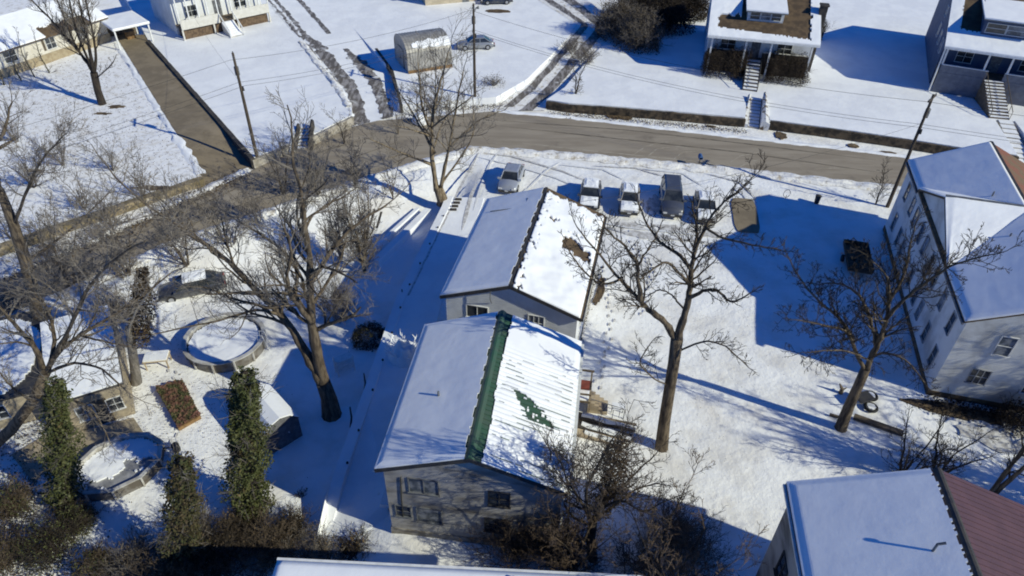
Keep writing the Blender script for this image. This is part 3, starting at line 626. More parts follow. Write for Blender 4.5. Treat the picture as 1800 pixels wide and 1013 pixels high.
# --- apartment building on the right
def apartment():
    L, W, h, r = 19.6, 9.8, 6.5, 8.8
    t = thing('apartment_house', 'long two storey white apartment house on the right with many narrow windows', 'house', (27.1,31.9,0), R_(-13.7))
    gable_body(L, W, h-.1, r-.1, SIDB, t)
    ov = .25; th = .14
    # west cross gable wall
    ya, yb, yc = 5.1, 10.0, 15.1
    MB().add([(-.02,ya,h-.1),(-.02,yc,h-.1),(-.02,yb,r-.12),(W/2,ya,h-.1),(W/2,yc,h-.1),(W/2,yb,r-.12)], [(0,2,1),(3,4,5),(0,3,5,2),(1,2,5,4),(0,1,4,3)]).build('cross_gable', SIDB, t)
    # main west slope, east slope
    rw, gw = roof_slab(L, 0, 0, h-.1, r-.1, ov, BRSH, th, 'roof', t, 0, W/2)
    re, ge = roof_slab(L, 0, 0, h-.1, r-.1, ov, RDSH, th, 'roof', t, W, W/2)
    # cross gable slopes, running east into the main ridge
    x0, x1 = -ov-.02, W/2
    for y_e, s in ((ya, 1), (yc, -1)):
        MB().add([(x0,y_e,h-.1+th+.03),(x0,yb,r-.1+th+.03),(x1,yb,r-.1+th+.03),(x0,y_e,h-.1),(x0,yb,r-.1)], [(0,2,1) if s > 0 else (0,1,2),(0,1,4,3)]).build('cross_roof', BRSH, t)
    # snow
    xs_ = lambda u, g: g[0]+(g[2]-g[0])*u
    def mW(u, v):
        x = gw[0]+(gw[2]-gw[0])*u; y = gw[4]+(gw[5]-gw[4])*v
        zm = gw[1]+(gw[3]-gw[1])*u
        zc = r+.07-(abs(y-yb)/(yb-ya))*(r-h)
        return u < .97 and not (zc > zm+.02)
    smooth_(snow_on(t, gw, .16, mW, .12))
    for y_e in (ya, yc):
        # triangle in plan: x in [x0, valley(y)]
        nu, nv = 50, 60
        def surf(u, v, y_e=y_e):
            y = y_e+(yb-y_e)*v; z = h+.07+(r-h)*v; zx = x0+((W/2-.1)-x0)*(v*1.0)*1.0
            return (x0+(zx+.25-x0)*u, y, z)
        o = patch(nu, nv, surf, lambda u, v: .15*(.6+.4*ss(0,.12,u))*(1+.12*fb(u*4,v*5)), None).build('snow_cover', SNOWR, t)
    MB().box(x0, W/2-.3, yb-.07, yb+.07, r+.18, r+.27).build('ridge_cap', TRIMG, t)
    MB().box(W/2-.1, W/2+.12, -ov, L+ov, r-.14+th, r-.02+th).build('ridge_cap', TRIMD, t)
    for p in ((3.4,12.2,7.95),(3.3,7.2,7.75)): MB().tube([p,(p[0],p[1],p[2]+.7)], .055, 8).build('vent_pipe', TRIMG, t)
    MB().box(-ov-.1, -ov, -ov, ya, h-.35, h-.2).build('gutter', TRIMG, t); MB().box(-ov-.1, -ov, yc, L+ov, h-.35, h-.2).build('gutter', TRIMG, t)
    Wf = (-1,0)
    for i, y in enumerate((1.6,4.0,6.4,8.0,10.2,11.8,14.0,15.6,17.8)):
        window(t, (-.02 if ya < y < yc else 0,y,4.75), Wf, .66, 1.4, cols=1, rows=2, trim=MATS['grey_trim_light'], m=GLASSL if i % 3 == 1 else GLASS); window(t, (0,y,1.9), Wf, .66, 1.4, cols=1, rows=2, trim=MATS['grey_trim_light'], m=GLASSL if i % 4 == 2 else GLASS)
    S = (0,-1)
    window(t, (2.6,0,4.9), S, .85, 1.45, cols=1, m=GLASSL); window(t, (2.2,0,2.2), S, 1.05, 1.15, cols=3, rows=2, m=GLASS, trim=MATS['grey_trim_light']); window(t, (5.4,0,2.2), S, 1.1, 1.3, cols=2, rows=2)
    window(t, (6.6,0,4.9), S, .85, 1.45, cols=1, m=GLASSL); door(t, (7.8,0,-.1), S, .95, 2.1)
    MB().box(-.05,W+.05,-.05,L+.05,-1.6,.35).build('foundation', DIRT, t)
    MB().box(6.8,8.9,-1.3,-.05,-.2,.0).box(6.8,6.95,-1.3,-1.15,0,2.6).box(8.75,8.9,-1.3,-1.15,0,2.6).box(6.6,9.1,-1.5,-.02,2.6,2.7).build('stoop', WOOD, t)
apartment()
# --- bungalows across the street: ridge parallel to the street, dormer in front
def bungalow(name, label, o, rz, W, D, h, r, wallm, roofm, dorm, bare, porch_m, skirt, fl=1.6, yp=0, winm=GLASS, trim=TRIM, posts=(.3,), seed=0, stairx=None):
    t = thing(name, label, 'house', (o[0], o[1], T), rz)
    pd = 2.4   # porch depth under the front of the roof
    # walls: gable ends at x=0 and x=W; front wall at y=pd
    mb = MB(); z0 = -.5
    hs = h; s = (r-h)/(D/2); hf = h+s*pd
    v = [(0,pd,z0),(0,D,z0),(0,D,h-.1),(0,D/2,r-.1),(0,pd,hf-.1)]
    v += [(W,b,c) for a, b, c in v]
    mb.add(v, [(4,3,2,1,0),(5,6,7,8,9),(0,1,6,5),(1,2,7,6),(2,3,8,7),(3,4,9,8),(4,0,5,9)]); mb.build('wall', wallm, t)
    ov = .35; th = .16
    def slope(y_e, name_='roof', m=roofm):
        d = 1 if y_e < D/2 else -1; ye = y_e-d*ov; ze = h-.1-s*ov
        mb = MB().hexa([(-ov,ye,ze),(W+ov,ye,ze),(W+ov,D/2,r-.1),(-ov,D/2,r-.1)], [(-ov,ye,ze+th),(W+ov,ye,ze+th),(W+ov,D/2,r-.1+th),(-ov,D/2,r-.1+th)])
        return mb.build(name_, m, t), (ye, ze+th)
    rf, (ye, ze) = slope(0); slope(D)
    # snow on front slope with bare area
    Ly = D/2-ye; nu = int((W+2*ov)/.14); nv = int(Ly/.14)
    def surf(u, v): return (-ov+(W+2*ov)*u, ye+Ly*v, ze+(r-.1+th-ze)*v)
    def msk(u, v):
        x = -ov+(W+2*ov)*u; y = ye+Ly*v; return not bare(x, y)
    patch(nu, nv, surf, lambda u, v: .16*(.6+.4*ss(0,.3,v*Ly))*(1+.2*fb(u*9,v*6,seed)), msk).build('snow_cover', SNOWR, t)
    patch(60, 40, lambda u, v: (-ov+(W+2*ov)*u, D+ov-(D/2+ov)*v, ze+(r-.1+th-ze)*v), lambda u, v: .15, None).build('snow_cover', SNOWR, t)
    # dormer
    x0, x1, y0, zt = dorm; zb = h+s*y0
    dm = MB().add([(x0,y0,zb-.2),(x1,y0,zb-.2),(x1,y0,zt),(x0,y0,zt),(x0,D/2-.3,r-.3),(x1,D/2-.3,r-.3),(x0,D/2-.3,zt+.45),(x1,D/2-.3,zt+.45)],
                  [(0,1,2,3),(0,3,6,4),(1,5,7,2),(4,6,7,5),(3,2,7,6),(0,4,5,1)]).build('dormer', wallm, t)
    dr = MB().hexa([(x0-.3,y0-.5,zt-.02),(x1+.3,y0-.5,zt-.02),(x1+.3,D/2,zt+.5),(x0-.3,D/2,zt+.5)], [(x0-.3,y0-.5,zt+.1),(x1+.3,y0-.5,zt+.1),(x1+.3,D/2,zt+.62),(x0-.3,D/2,zt+.62)]).build('dormer_roof', TRIMG, dm)
    patch(20, 20, lambda u, v: (x0-.28+(x1-x0+.56)*u, y0-.48+(D/2-y0+.46)*v, zt+.1+.52*v), lambda u, v: .14*(1+.15*fb(u*3,v*3)), None).build('snow_cover', SNOWR, dr)
    n = 3 if x1-x0 > 2 else 2; ww = (x1-x0-.5)/n
    for k in range(n):
        w2 = window(dm, (x0+.25+ww*(k+.5), y0, (zb+zt)/2+.08), (0,-1), ww-.14, min(.95, (zt-zb)*.62), cols=1, rows=2, m=GLASSL if k % 2 else winm)
    # porch: floor, parapet or rail, posts
    MB().box(0,W,yp,pd,fl-.3,fl).build('porch_floor', WOOD, t)
    sx = stairx
    for a, b in ((0.1, sx-.8), (sx+.8, W-.1)):
        MB().box(a, b, yp-.02, yp+.14, fl+.01, fl+.85).build('porch_parapet', skirt, t)
        MB().box(a, b, yp-.06, yp+.18, fl+.85, fl+.92).build('porch_rail', trim, t)
        MB().box(a, b, yp-.05, yp, -.5, fl).build('porch_skirt', skirt, t)
    for x in posts: MB().box(x-.09, x+.09, .0, .18, (fl+.92 if yp == 0 else -.3), h-.1).build('porch_post', trim, t)
    MB().box(-ov, W+ov, ye-.06, ye, ze-.22, ze+.02).build('gutter', trim, t)
    window(t, (sx-3.2,pd,fl+1.3), (0,-1), 1.6, 1.3); window(t, (sx+3.2,pd,fl+1.3), (0,-1), 1.6, 1.3); door(t, (sx,pd,fl), (0,-1), 1, 2.1)
    for y in (4.2,7.2,10.0):
        if y < D-.8: window(t, (0,y,fl+1.6), (-1,0), .9, 1.5, cols=1); window(t, (W,y,fl+1.6), (1,0), .9, 1.5, cols=1)
    window(t, (0,D/2,h+.9), (-1,0), .8, 1.1, cols=1)
    return t
def bare1(x, y):
    # exposed brown shingles round the dormer, snow strips left and right
    if y < .95-.07*x+.2*fb(x*1.6, 1)+.12*fb(x*5, 2): return False
    if x > 10.9+.3*fb(y*1.5, 4) or x < .6+.35*fb(y*1.4, 6): return False
    if x < 3.2 and y > 3.0+.5*fb(x*2,4): return False
    return True
b1 = bungalow('bungalow', 'bungalow across the street with a three pane dormer and brown shingles showing through roof snow', (22.05,81.6), R_(-11.7), 11.6, 15.0, 4.75, 7.9, SIDW, BRSH, (3.8,7.8,2.45,6.95), bare1, 0, DARKW, fl=1.7, yp=1.7, posts=(.3,4.1,6.9,11.3), stairx=5.5)
def bare2(x, y): return .9+.2*fb(y*2,3) < x < 9.5 and y > 2.3+.3*fb(x*2,1)
b2 = bungalow('bungalow', 'dark blue bungalow at the upper right corner with a snowy front eave and long stairs', (47.35,78.15), R_(-22), 14, 19.0, 5.3, 9.25, SIDBL, BRSH, (2.9,9.4,1.95,8.0), bare2, 0, mat('blue_grey_board', (.17,.18,.21), .7, (.13,.14,.17), 1.4, siding=.3), fl=2.3, posts=(.15,4.3,6.6,13.8), seed=5, stairx=5.6)
# white corner pipe of the blue bungalow, square dark block standing for a bush trunk beside the first
MB().tube([(-.15,-.1,5.0),(-.15,-.25,-.1)], .08, 8).build('downspout', TRIM, b2)
mb = MB(); mb.box(11.7,12.5,4.0,4.8,-.5,7.6).box(11.6,12.6,3.9,4.9,7.6,7.75); mb.build('bush_trunk', DARKW, b1)
# porch stairs
def porch_stairs(label, top, bot, w_, n, z0, z1, rail):
    b = Vector((*bot,0)); t_ = Vector((*top,0)); d = t_-b; L = d.length
    r = thing('porch_stairs', label, 'stairs', (b.x,b.y,T), math.atan2(d.y,d.x)-math.pi/2)
    for k in range(n):
        z = z0+(z1-z0)*(k+1)/n; s = MB().box(-w_/2,w_/2,L*k/n,L*(k+1)/n-.03,z-.14,z-.03).build('step', WOOD, r); MB().box(-w_/2+.05,w_/2-.05,L*k/n+.03,L*(k+1)/n-.05,z-.03,z+.02).build('snow_cap', SNOW, s)
    for s in (-1,1):
        MB().tube([(s*w_/2,0,z0+.9),(s*w_/2,L,z1+.9)], .04, 6).build('handrail', rail, r)
        for k in range(0, n+1, 2): MB().tube([(s*w_/2,L*k/n,z0+(z1-z0)*k/n-.1),(s*w_/2,L*k/n,z0+(z1-z0)*k/n+.9)], .03, 6).build('baluster', rail, r)
        MB().hexa([(s*w_/2-.03,0,-.1),(s*w_/2+.03,0,-.1),(s*w_/2+.03,L,-.1),(s*w_/2-.03,L,-.1)],[(s*w_/2-.03,0,z0+.05),(s*w_/2+.03,0,z0+.05),(s*w_/2+.03,L,z1),(s*w_/2-.03,L,z1)]).build('stringer', rail, r)
    return r
def loc(o, x, y):
    a = o.rotation_euler.z; return (o.location.x+x*math.cos(a)-y*math.sin(a), o.location.y+x*math.sin(a)+y*math.cos(a))
porch_stairs('snowy front stairs between the two dark bushes of the bungalow', loc(b1,5.5,1.65), loc(b1,5.2,-3.6), 1.6, 9, .0, 1.68, TRIMD)
porch_stairs('long railed wooden stairs up to the blue bungalow porch', loc(b2,5.6,-.05), (51.7,71.2), 2.0, 12, .0, 2.28, WOOD)
# --- porch house at the top left (seen only at its front porch)
def porch_house():
    p0 = at(325,72,T); p1 = at(472,40,T); d = p1-p0; W = d.length+.4; rz = math.atan2(d.y, d.x)
    t = thing('porch_house', 'white house at the top edge with a raised open porch and white posts', 'house', (p0.x, p0.y, T), rz)
    D = 11; h = 5.6
    MB().box(0,W,2.2,D,-.4,h).build('wall', SIDW, t)
    MB().box(-.3,W+.3,-.3,D+.3,h,h+.18).build('roof', BRSH, t); smooth_(snow_on(t, (-.3,h+.18,W+.3,h+.18,-.3,D+.3), .13, None, .3))
    MB().box(0,W,.0,2.2,1.25,1.4).build('porch_floor', WOOD, t)
    MB().box(.25,W-.25,.35,2.2,-.4,1.25).build('porch_base', mat('dark_brick', (.16,.11,.07), .9, (.09,.06,.04), 3, bump=.03), t)  # mottled dark brown brick tone
    sx = W*.49; BR = mat('cream_board', (.60,.58,.53), .6, (.54,.52,.47), 2)
    for a, b in ((.0, sx-.75), (sx+1.0, W)):
        MB().box(a,b,-.06,.06,1.3,2.45).build('porch_parapet', BR, t)
        k = a+.1; n = 4
        for i in range(n+1): x = a+(b-a)*i/n; MB().box(x-.07,x+.07,-.05,.09,2.45,h).build('porch_post', TRIM, t)
    for x in (.06, W*.35, W*.62, W-.06): MB().box(x-.09,x+.09,0,.18,-.4,1.26).build('pier', BR, t)
    for x in (W*.2, W*.75): window(t, (x,2.2,2.7), (0,-1), 1.5, 1.3)
    door(t, (sx,2.2,1.4), (0,-1), 1, 2.05)
    for k in range(7):
        z = 1.25-.17*k; MB().box(sx-.7,sx+.95,-.35*(k+1)-.05,-.35*k-.06,-.3,z-.05).build('step', BR, t)
    for s in (sx-.75, sx+1.0): MB().tube([(s,0,2.4),(s,-2.6,.9)], .09, 6).tube([(s,-2.6,.9),(s,-2.6,-.1)], .06, 6).build('handrail', TRIM, t)
    smooth_(patch(12, 14, lambda u, v: (sx-.65+1.55*u, -2.5+2.45*v, .02+1.2*v), lambda u, v: .14+.03*fb(u*3,v*3), None).build('snow_cover', SNOW, t))
    # chair and box on porch
    for x, y in ((1.0,.5),(2.4,.45)):
        p = loc(t, x, y); c = thing('porch_chair', 'white plastic chair on the raised porch' + (', nearer the corner post' if x < 2 else ', nearer the front steps'), 'chair', (p[0], p[1], T+1.4), rz)
        MB().box(-.25,.25,-.22,.22,.4,.45).build('seat', TRIM, c); MB().box(-.25,.25,.2,.25,.45,.95).build('backrest', TRIM, c)
        for a in (-.22,.22):
            for b in (-.2,.2): MB().box(a-.02,a+.02,b-.02,b+.02,0,.4).build('leg', TRIM, c)
porch_house()
# --- cream house with carport at the top left
def carport_house():
    a = at(0,95,4.0); 
    p0 = Vector((-62,81.0,0)); rz = R_(36)
    q0 = at(0,140,TL); q1 = at(110,95,TL); q2 = at(195,72,TL); d = q2-q0; rz = math.atan2(d.y,d.x); W = d.length
    t = thing('ranch_house', 'low cream house at the top left corner behind the bare tree', 'house', (q0.x-1*math.cos(rz), q0.y-1*math.sin(rz), TL), rz)
    W += 1; D = 9; h = 2.9; r = 4.6
    mb = MB().add([(0,0,-.3),(W,0,-.3),(W,D,-.3),(0,D,-.3),(0,0,h),(W,0,h),(W,D,h),(0,D,h),(0,D/2,r),(W,D/2,r)], [(0,3,2,1),(0,1,5,4),(1,2,6,9,5),(2,3,7,6),(3,0,4,8,7),(4,5,9,8),(8,9,6,7)]); mb.build('wall', SIDC, t)
    MB().box(-.05,W+.05,-.12,0,-.3,1.0).build('brick_skirt', mat('tan_brick', (.36,.30,.20), .85, (.28,.22,.14), 3, bump=.02), t)
    for s in (0,1):
        ye, yr = (-.4, D/2) if s == 0 else (D+.4, D/2); ze = h-.15
        MB().hexa([(-.4,ye,ze),(W+.4,ye,ze),(W+.4,yr,r),(-.4,yr,r)],[(-.4,ye,ze+.14),(W+.4,ye,ze+.14),(W+.4,yr,r+.14),(-.4,yr,r+.14)]).build('roof', BRSH, t)
        def mk(u, v, s=s): return s == 1 or not (W*.52 < (W+.8)*u < W*.9 and v < .34+.1*fb(u*20, 2))
        patch(90, 30, lambda u, v: (-.4+(W+.8)*u, ye+(yr-ye)*v, ze+.14+(r-ze)*v), lambda u, v: .14*(1+.2*fb(u*9,v*4)), mk).build('snow_cover', SNOWR, t)
    window(t, (W*.52,0,2.0), (0,-1), 1.1, 1.2); window(t, (W*.2,0,2.0), (0,-1), 1.4, 1.2)
    MB().box(W*.52-1.0,W*.52-.72,-.04,0,1.35,2.65).build('shutter', WOOD, t); window(t, (W*.78,0,2.0), (0,-1), 1.2, 1.1, m=GLASSL)
    # carport
    c0 = at(200,53,3.2); c1 = at(259,40,3.2); d = c1-c0; L = d.length; rc = math.atan2(d.y,d.x)
    c = thing('carport', 'open carport with a snow covered roof over the top of the brown driveway', 'carport', (c0.x,c0.y,TL), rc)
    hh_ = 3.2-TL; DD = 5.4
    MB().box(-.2,L+.2,-.2,DD,hh_-.12,hh_).build('roof', TRIM, c); smooth_(patch(20,26, lambda u, v: (-.2+(L+.4)*u, -.2+(DD+.2)*v, hh_), lambda u, v: .14*(1+.2*fb(u*4,v*4)), None).build('snow_cover', SNOWR, c))
    for x, y in ((0,0),(L,0),(0,DD-.2),(L,DD-.2)): MB().box(x-.08,x+.08,y-.08,y+.08,-.3,hh_-.12).build('post', TRIM, c)
    MB().box(-.2,L+.2,DD-.15,DD,-.3,hh_-.12).build('back_wall', WOOD, c)
    u0 = at(205,10,4.2); 
    p = loc(c, L*.62, 3.2); k = thing('storage_bin', 'dark bin stored in the shade under the carport', 'bin', (p[0],p[1],TL), rc)
    MB().box(-.5,.5,-.4,.4,0,1.0).build('body', RUST, k); MB().box(-.54,.54,-.44,.44,1.0,1.08).build('lid', TRIMD, k)
carport_house()
# --- grey arched shed
def quonset():
    p0 = at(718,130,T); p1 = at(795,118,T); d = p1-p0; W = d.length; rz = math.atan2(d.y,d.x)
    t = thing('arched_shed', 'grey metal arched shed with a strip of snow on its rounded roof', 'shed', (p0.x,p0.y,T), rz)
    D = 5.0; hw = 1.9; n = 14
    prof = [(0.0,-.1),(0.0,hw)]
    for k in range(1, n): a = math.pi*k/n; prof.append((D/2-D/2*math.cos(a), hw+1.7*math.sin(a)**.85))
    prof += [(D,hw),(D,-.1)]
    m = len(prof); mb = MB()
    for x in (0, W): mb.v += [(x, y, z) for y, z in prof]
    for k in range(m-1): mb.f.append((k, m+k, m+k+1, k+1))
    mb.build('shell', STEEL, t)
    for x, s in ((0,-1),(W,1)):
        e = MB(); e.v += [(x-.02*s, y*.995+.01, z*.995) for y, z in prof]; e.f.append(tuple(range(m)) if s < 0 else tuple(range(m-1,-1,-1))); e.build('end_wall', STEEL, t)
    mb = MB()
    for i in range(int(W/.35)+1):
        x = i*.35; pts = [(x, y+( -.02 if y < D/2 else .02), z+.02) for y, z in prof]; mb.tube(pts, .022, 4)
    mb.build('roof_rib', STEEL, t)
    MB().box(0,W,-.09,-.03,-.12,.35).build('rust_band', RUST, t)
    def surf(u, v):
        k = 2.4+v*3.0; i = int(k); f = k-i; y = prof[i][0]*(1-f)+prof[i+1][0]*f; z = prof[i][1]*(1-f)+prof[i+1][1]*f; return (.15+(W-.2)*u, y, z+.03)
    patch(50, 14, surf, lambda u, v: .07+.03*fb(u*6,v*3), lambda u, v: fb(u*5, v*1.5, 2)*.5+u*.9+(1-abs(v-.5)*2)*.6 > .62 and .08 < v < .95).build('snow_cover', SNOWR, t)
    dd = MB().box(-.07,-.02,1.5,3.5,0,2.3).build('door', STEEL, t); MB().box(-.12,-.07,2.4,2.5,1.0,1.15).build('handle', TRIMD, dd)
quonset()
# --- house sliver on the top edge
def top_house():
    p0 = at(748,10,T); t = thing('far_house', 'house on the far side of the top yard, only its tan base line showing', 'house', (p0.x,p0.y,T), R_(20))
    MB().box(0,9,0,8,-.2,3.2).build('wall', SIDT, t); MB().box(-.3,9.3,-.3,8.3,3.2,3.4).build('roof', BRSH, t); snow_on(t, (-.3,3.4,9.3,3.4,-.3,8.3), .12, None, .4); window(t, (3,0,1.9), (0,-1), 1.2, 1.2); door(t, (6,0,0), (0,-1), 1, 2.05)
top_house()
# --- low left house with patio, garden shed
def left_house():
    zb = LOW
    q0 = at(118,765,zb); q1 = at(232,728,zb); d = q1-q0; rz = math.atan2(d.y,d.x); W = d.length+.2
    t = thing('tan_house', 'small tan house with a snowy lean-to roof beside the octagonal pool', 'house', (q0.x,q0.y,zb), rz)
    D = 7.5
    MB().box(0,W,0,D,-.3,2.5).build('wall', mat('tan_stucco', (.37,.31,.225), .85, (.30,.25,.18), 1.2, bump=.02), t)
    MB().hexa([(-.2,.1,2.5),(W+.1,.1,2.5),(W+.1,D,3.2),(-.2,D,3.2)],[(-.2,.1,2.62),(W+.1,.1,2.62),(W+.1,D,3.32),(-.2,D,3.32)]).build('roof', TRIMD, t)
    patch(40, 50, lambda u, v: (-.15+(W+.2)*u, .15+(D-.2)*v, 2.62+.7*v), lambda u, v: .09*(1+.3*fb(u*5,v*5)), lambda u, v: fb(u*5,v*5,8) < .8).build('snow_cover', SNOWR, t)
    window(t, (W*.38,0,1.3), (0,-1), .9, 1.1, m=GLASSL); window(t, (W*.8,0,1.3), (0,-1), .8, 1.0); door(t, (W*.6,0,.0), (0,-1), .85, 2.0, WOOD)
    p = at(60,800,zb)
    t2 = thing('patio_house', 'low house at the left edge with a rounded patch of snow on its roof', 'house', (p.x-6.5,p.y+.5,zb), rz-.1)
    MB().box(0,6.5,0,8,-.3,2.3).build('wall', MATS['tan_stucco'], t2); MB().box(-.2,6.7,-.2,8.2,2.3,2.45).build('roof', TRIMD, t2)
    patch(50, 56, lambda u, v: (-.2+6.8*u, -.2+8.3*v, 2.45), lambda u, v: .12*(1+.3*fb(u*5,v*5)), lambda u, v: ((u-.62)/.36)**2+((v-.5)/.45)**2+.3*fb(u*4,v*4) < 1).build('snow_cover', SNOWR, t2)
    window(t2, (4,0,1.3), (0,-1), 1.0, 1.0)
    # patio slab with paving
    tag(MB().prism([tuple(at(a,b,zb)[:2]) for a, b in ((100,770),(235,735),(262,775),(240,800),(130,840),(90,830))], zb-.2, zb+.06).build('patio', MATS['tan_stucco']), kind='structure')
    tag(MB().prism([tuple(at(a,b,zb)[:2]) for a, b in ((20,800),(90,760),(100,800),(60,850))], zb-.2, zb+.05).build('patio', MATS['tan_stucco']), kind='structure')
left_house()
def hex_shed():
    zb = LOW; q0 = at(474,800,zb); q1 = at(532,765,zb); d = q1-q0; rz = math.atan2(d.y,d.x); W = d.length
    t = thing('garden_shed', 'small grey garden shed with a sunlit snowy roof beside the ivy column', 'shed', (q0.x,q0.y,zb), rz)
    D = 3.2; h = 1.75; r = 2.5
    # gambrel roof, ridge along local y
    v = [(0,-.3),(0,h),(W*.22,h+.55),(W/2,r),(W*.78,h+.55),(W,h),(W,-.3)]; n = len(v); mb = MB(); 
    for y in (0,D): mb.v += [(a,y,b) for a,b in v]
    mb.f = [tuple(range(n)), tuple(range(2*n-1,n-1,-1))]+[(k,n+k,n+k+1,k+1) for k in range(n-1)]
    mb.build('wall', mat('shed_grey', (.16,.16,.17), .8, (.10,.10,.11), 2, siding=.25), t)
    for k in range(1,5):
        a, b = v[k], v[k+1]
        o = MB().hexa([(a[0],-.15,a[1]),(b[0],-.15,b[1]),(b[0],D+.15,b[1]),(a[0],D+.15,a[1])],[(a[0],-.15,a[1]+.06),(b[0],-.15,b[1]+.06),(b[0],D+.15,b[1]+.06),(a[0],D+.15,a[1]+.06)]).build('roof', TRIMD, t)
        patch(10, 26, lambda u, w_: (a[0]+(b[0]-a[0])*u, -.15+(D+.3)*w_, a[1]+.06+(b[1]-a[1])*u), lambda u, w_: .09, None).build('snow_cover', SNOWR, o)
    door(t, (W/2,0,0), (0,-1), .9, 1.7, TRIMG)
hex_shed()
# ------------------------------------------------------------------ pools and garden
def pool(name, label, cx, cy, rx, ry, rz, h, n, snow_u):
    t = thing(name, label, 'pool', (cx,cy,LOW), rz)
    MB().lathe([(1,-.1),(1,h)], 0,0,n,rx,ry).build('pool_wall', POOLW, t)
    MB().lathe([(1.0,h-.02),(1.06,h-.02),(1.06,h+.04),(.95,h+.04),(.95,h-.3)],0,0,n,rx,ry).build('rim', POOLR, t)
    mb = MB().lathe([(.93,h-.3),(.001,h-.34)],0,0,n,rx,ry); mb.build('cover', COVER, t)
    patch(40,40, lambda u, v: ((u*2-1)*rx,(v*2-1)*ry,h-.31), lambda u, v: .1+.04*fb(u*4,v*4), lambda u, v: snow_u(u*2-1, v*2-1)).build('snow_cover', SNOWR, t)
    for k in range(n if n < 13 else 12):
        a = 2*math.pi*k/(n if n < 13 else 12); x, y = 1.02*rx*math.cos(a), 1.02*ry*math.sin(a); MB().box(x-.05,x+.05,y-.05,y+.05,-.1,h).build('brace', POOLR, t)
    if n > 12:
        l = MB()
        for s_ in (-.22,.22): l.tube([(rx*1.15,s_,-.1),(rx*1.05,s_,h+.5),(rx*.93,s_,h+.5),(rx*.9,s_,h-.2)], .03, 6)
        for k in range(4): l.tube([(rx*1.13,-.22,.1+.22*k),(rx*1.13,.22,.1+.22*k)], .025, 5)
        l.build('ladder', TRIM, t)
    else:
        MB().lathe([(.22,-.1),(.22,.5),(.12,.62),(.001,.64)], rx*1.25, -.4, 12).build('filter_pump', TRIMD, t); MB().tube([(rx*1.25,-.4,.3),(rx*1.12,-.3,.35),(rx*.99,-.2,.4)], .04, 6).build('hose', TRIMD, t)
    return t
pool('round_pool', 'round above ground pool filled with snow in the upper left yard', -20.0,36.0,2.65,2.55,0,.85,28, lambda a, b: a*a+b*b < .82+.1*fb(a*2,b*2))
pool('octagonal_pool', 'octagonal above ground pool with a grey icy cover by the tan house', -22.75,25.4,2.45,1.95,R_(38),.78,10, lambda a, b: a*a+b*b < .8 and (b > -.15+.4*fb(a*2,b*2) or fb(a*3,b*3,4) > .35))
def garden_bed():
    P_ = [at(*q, LOW) for q in ((275,685),(322,672),(354,735),(315,757))]
    c = sum(P_, Vector())/4
    t = thing('raised_bed', 'rusty red brown rectangular planting bed in the snow between the pools', 'garden bed', (c.x,c.y,LOW), 0)
    L_ = [(p.x-c.x, p.y-c.y) for p in P_]
    MB().prism(L_, -.1, .22).build('frame', RUST, t)
    mb = MB(); rnd = random.Random(5); mb.prism([(x*.93,y*.93) for x, y in L_], .1, .28)
    for i in range(1500):
        a, b = rnd.random(), rnd.random(); p = [(1-a)*((1-b)*L_[0][k]+b*L_[1][k])+a*((1-b)*L_[3][k]+b*L_[2][k]) for k in (0,1)]
        s = .05+.08*rnd.random(); an = rnd.random()*6.3; z = .28+.12*rnd.random()
        mb.add([(p[0]+s*math.cos(an+q), p[1]+s*math.sin(an+q), z+.05*math.sin(q*2+i)) for q in (0,2,4)], [(0,1,2)])
    mb.build('plants', REDBR, t)
garden_bed()
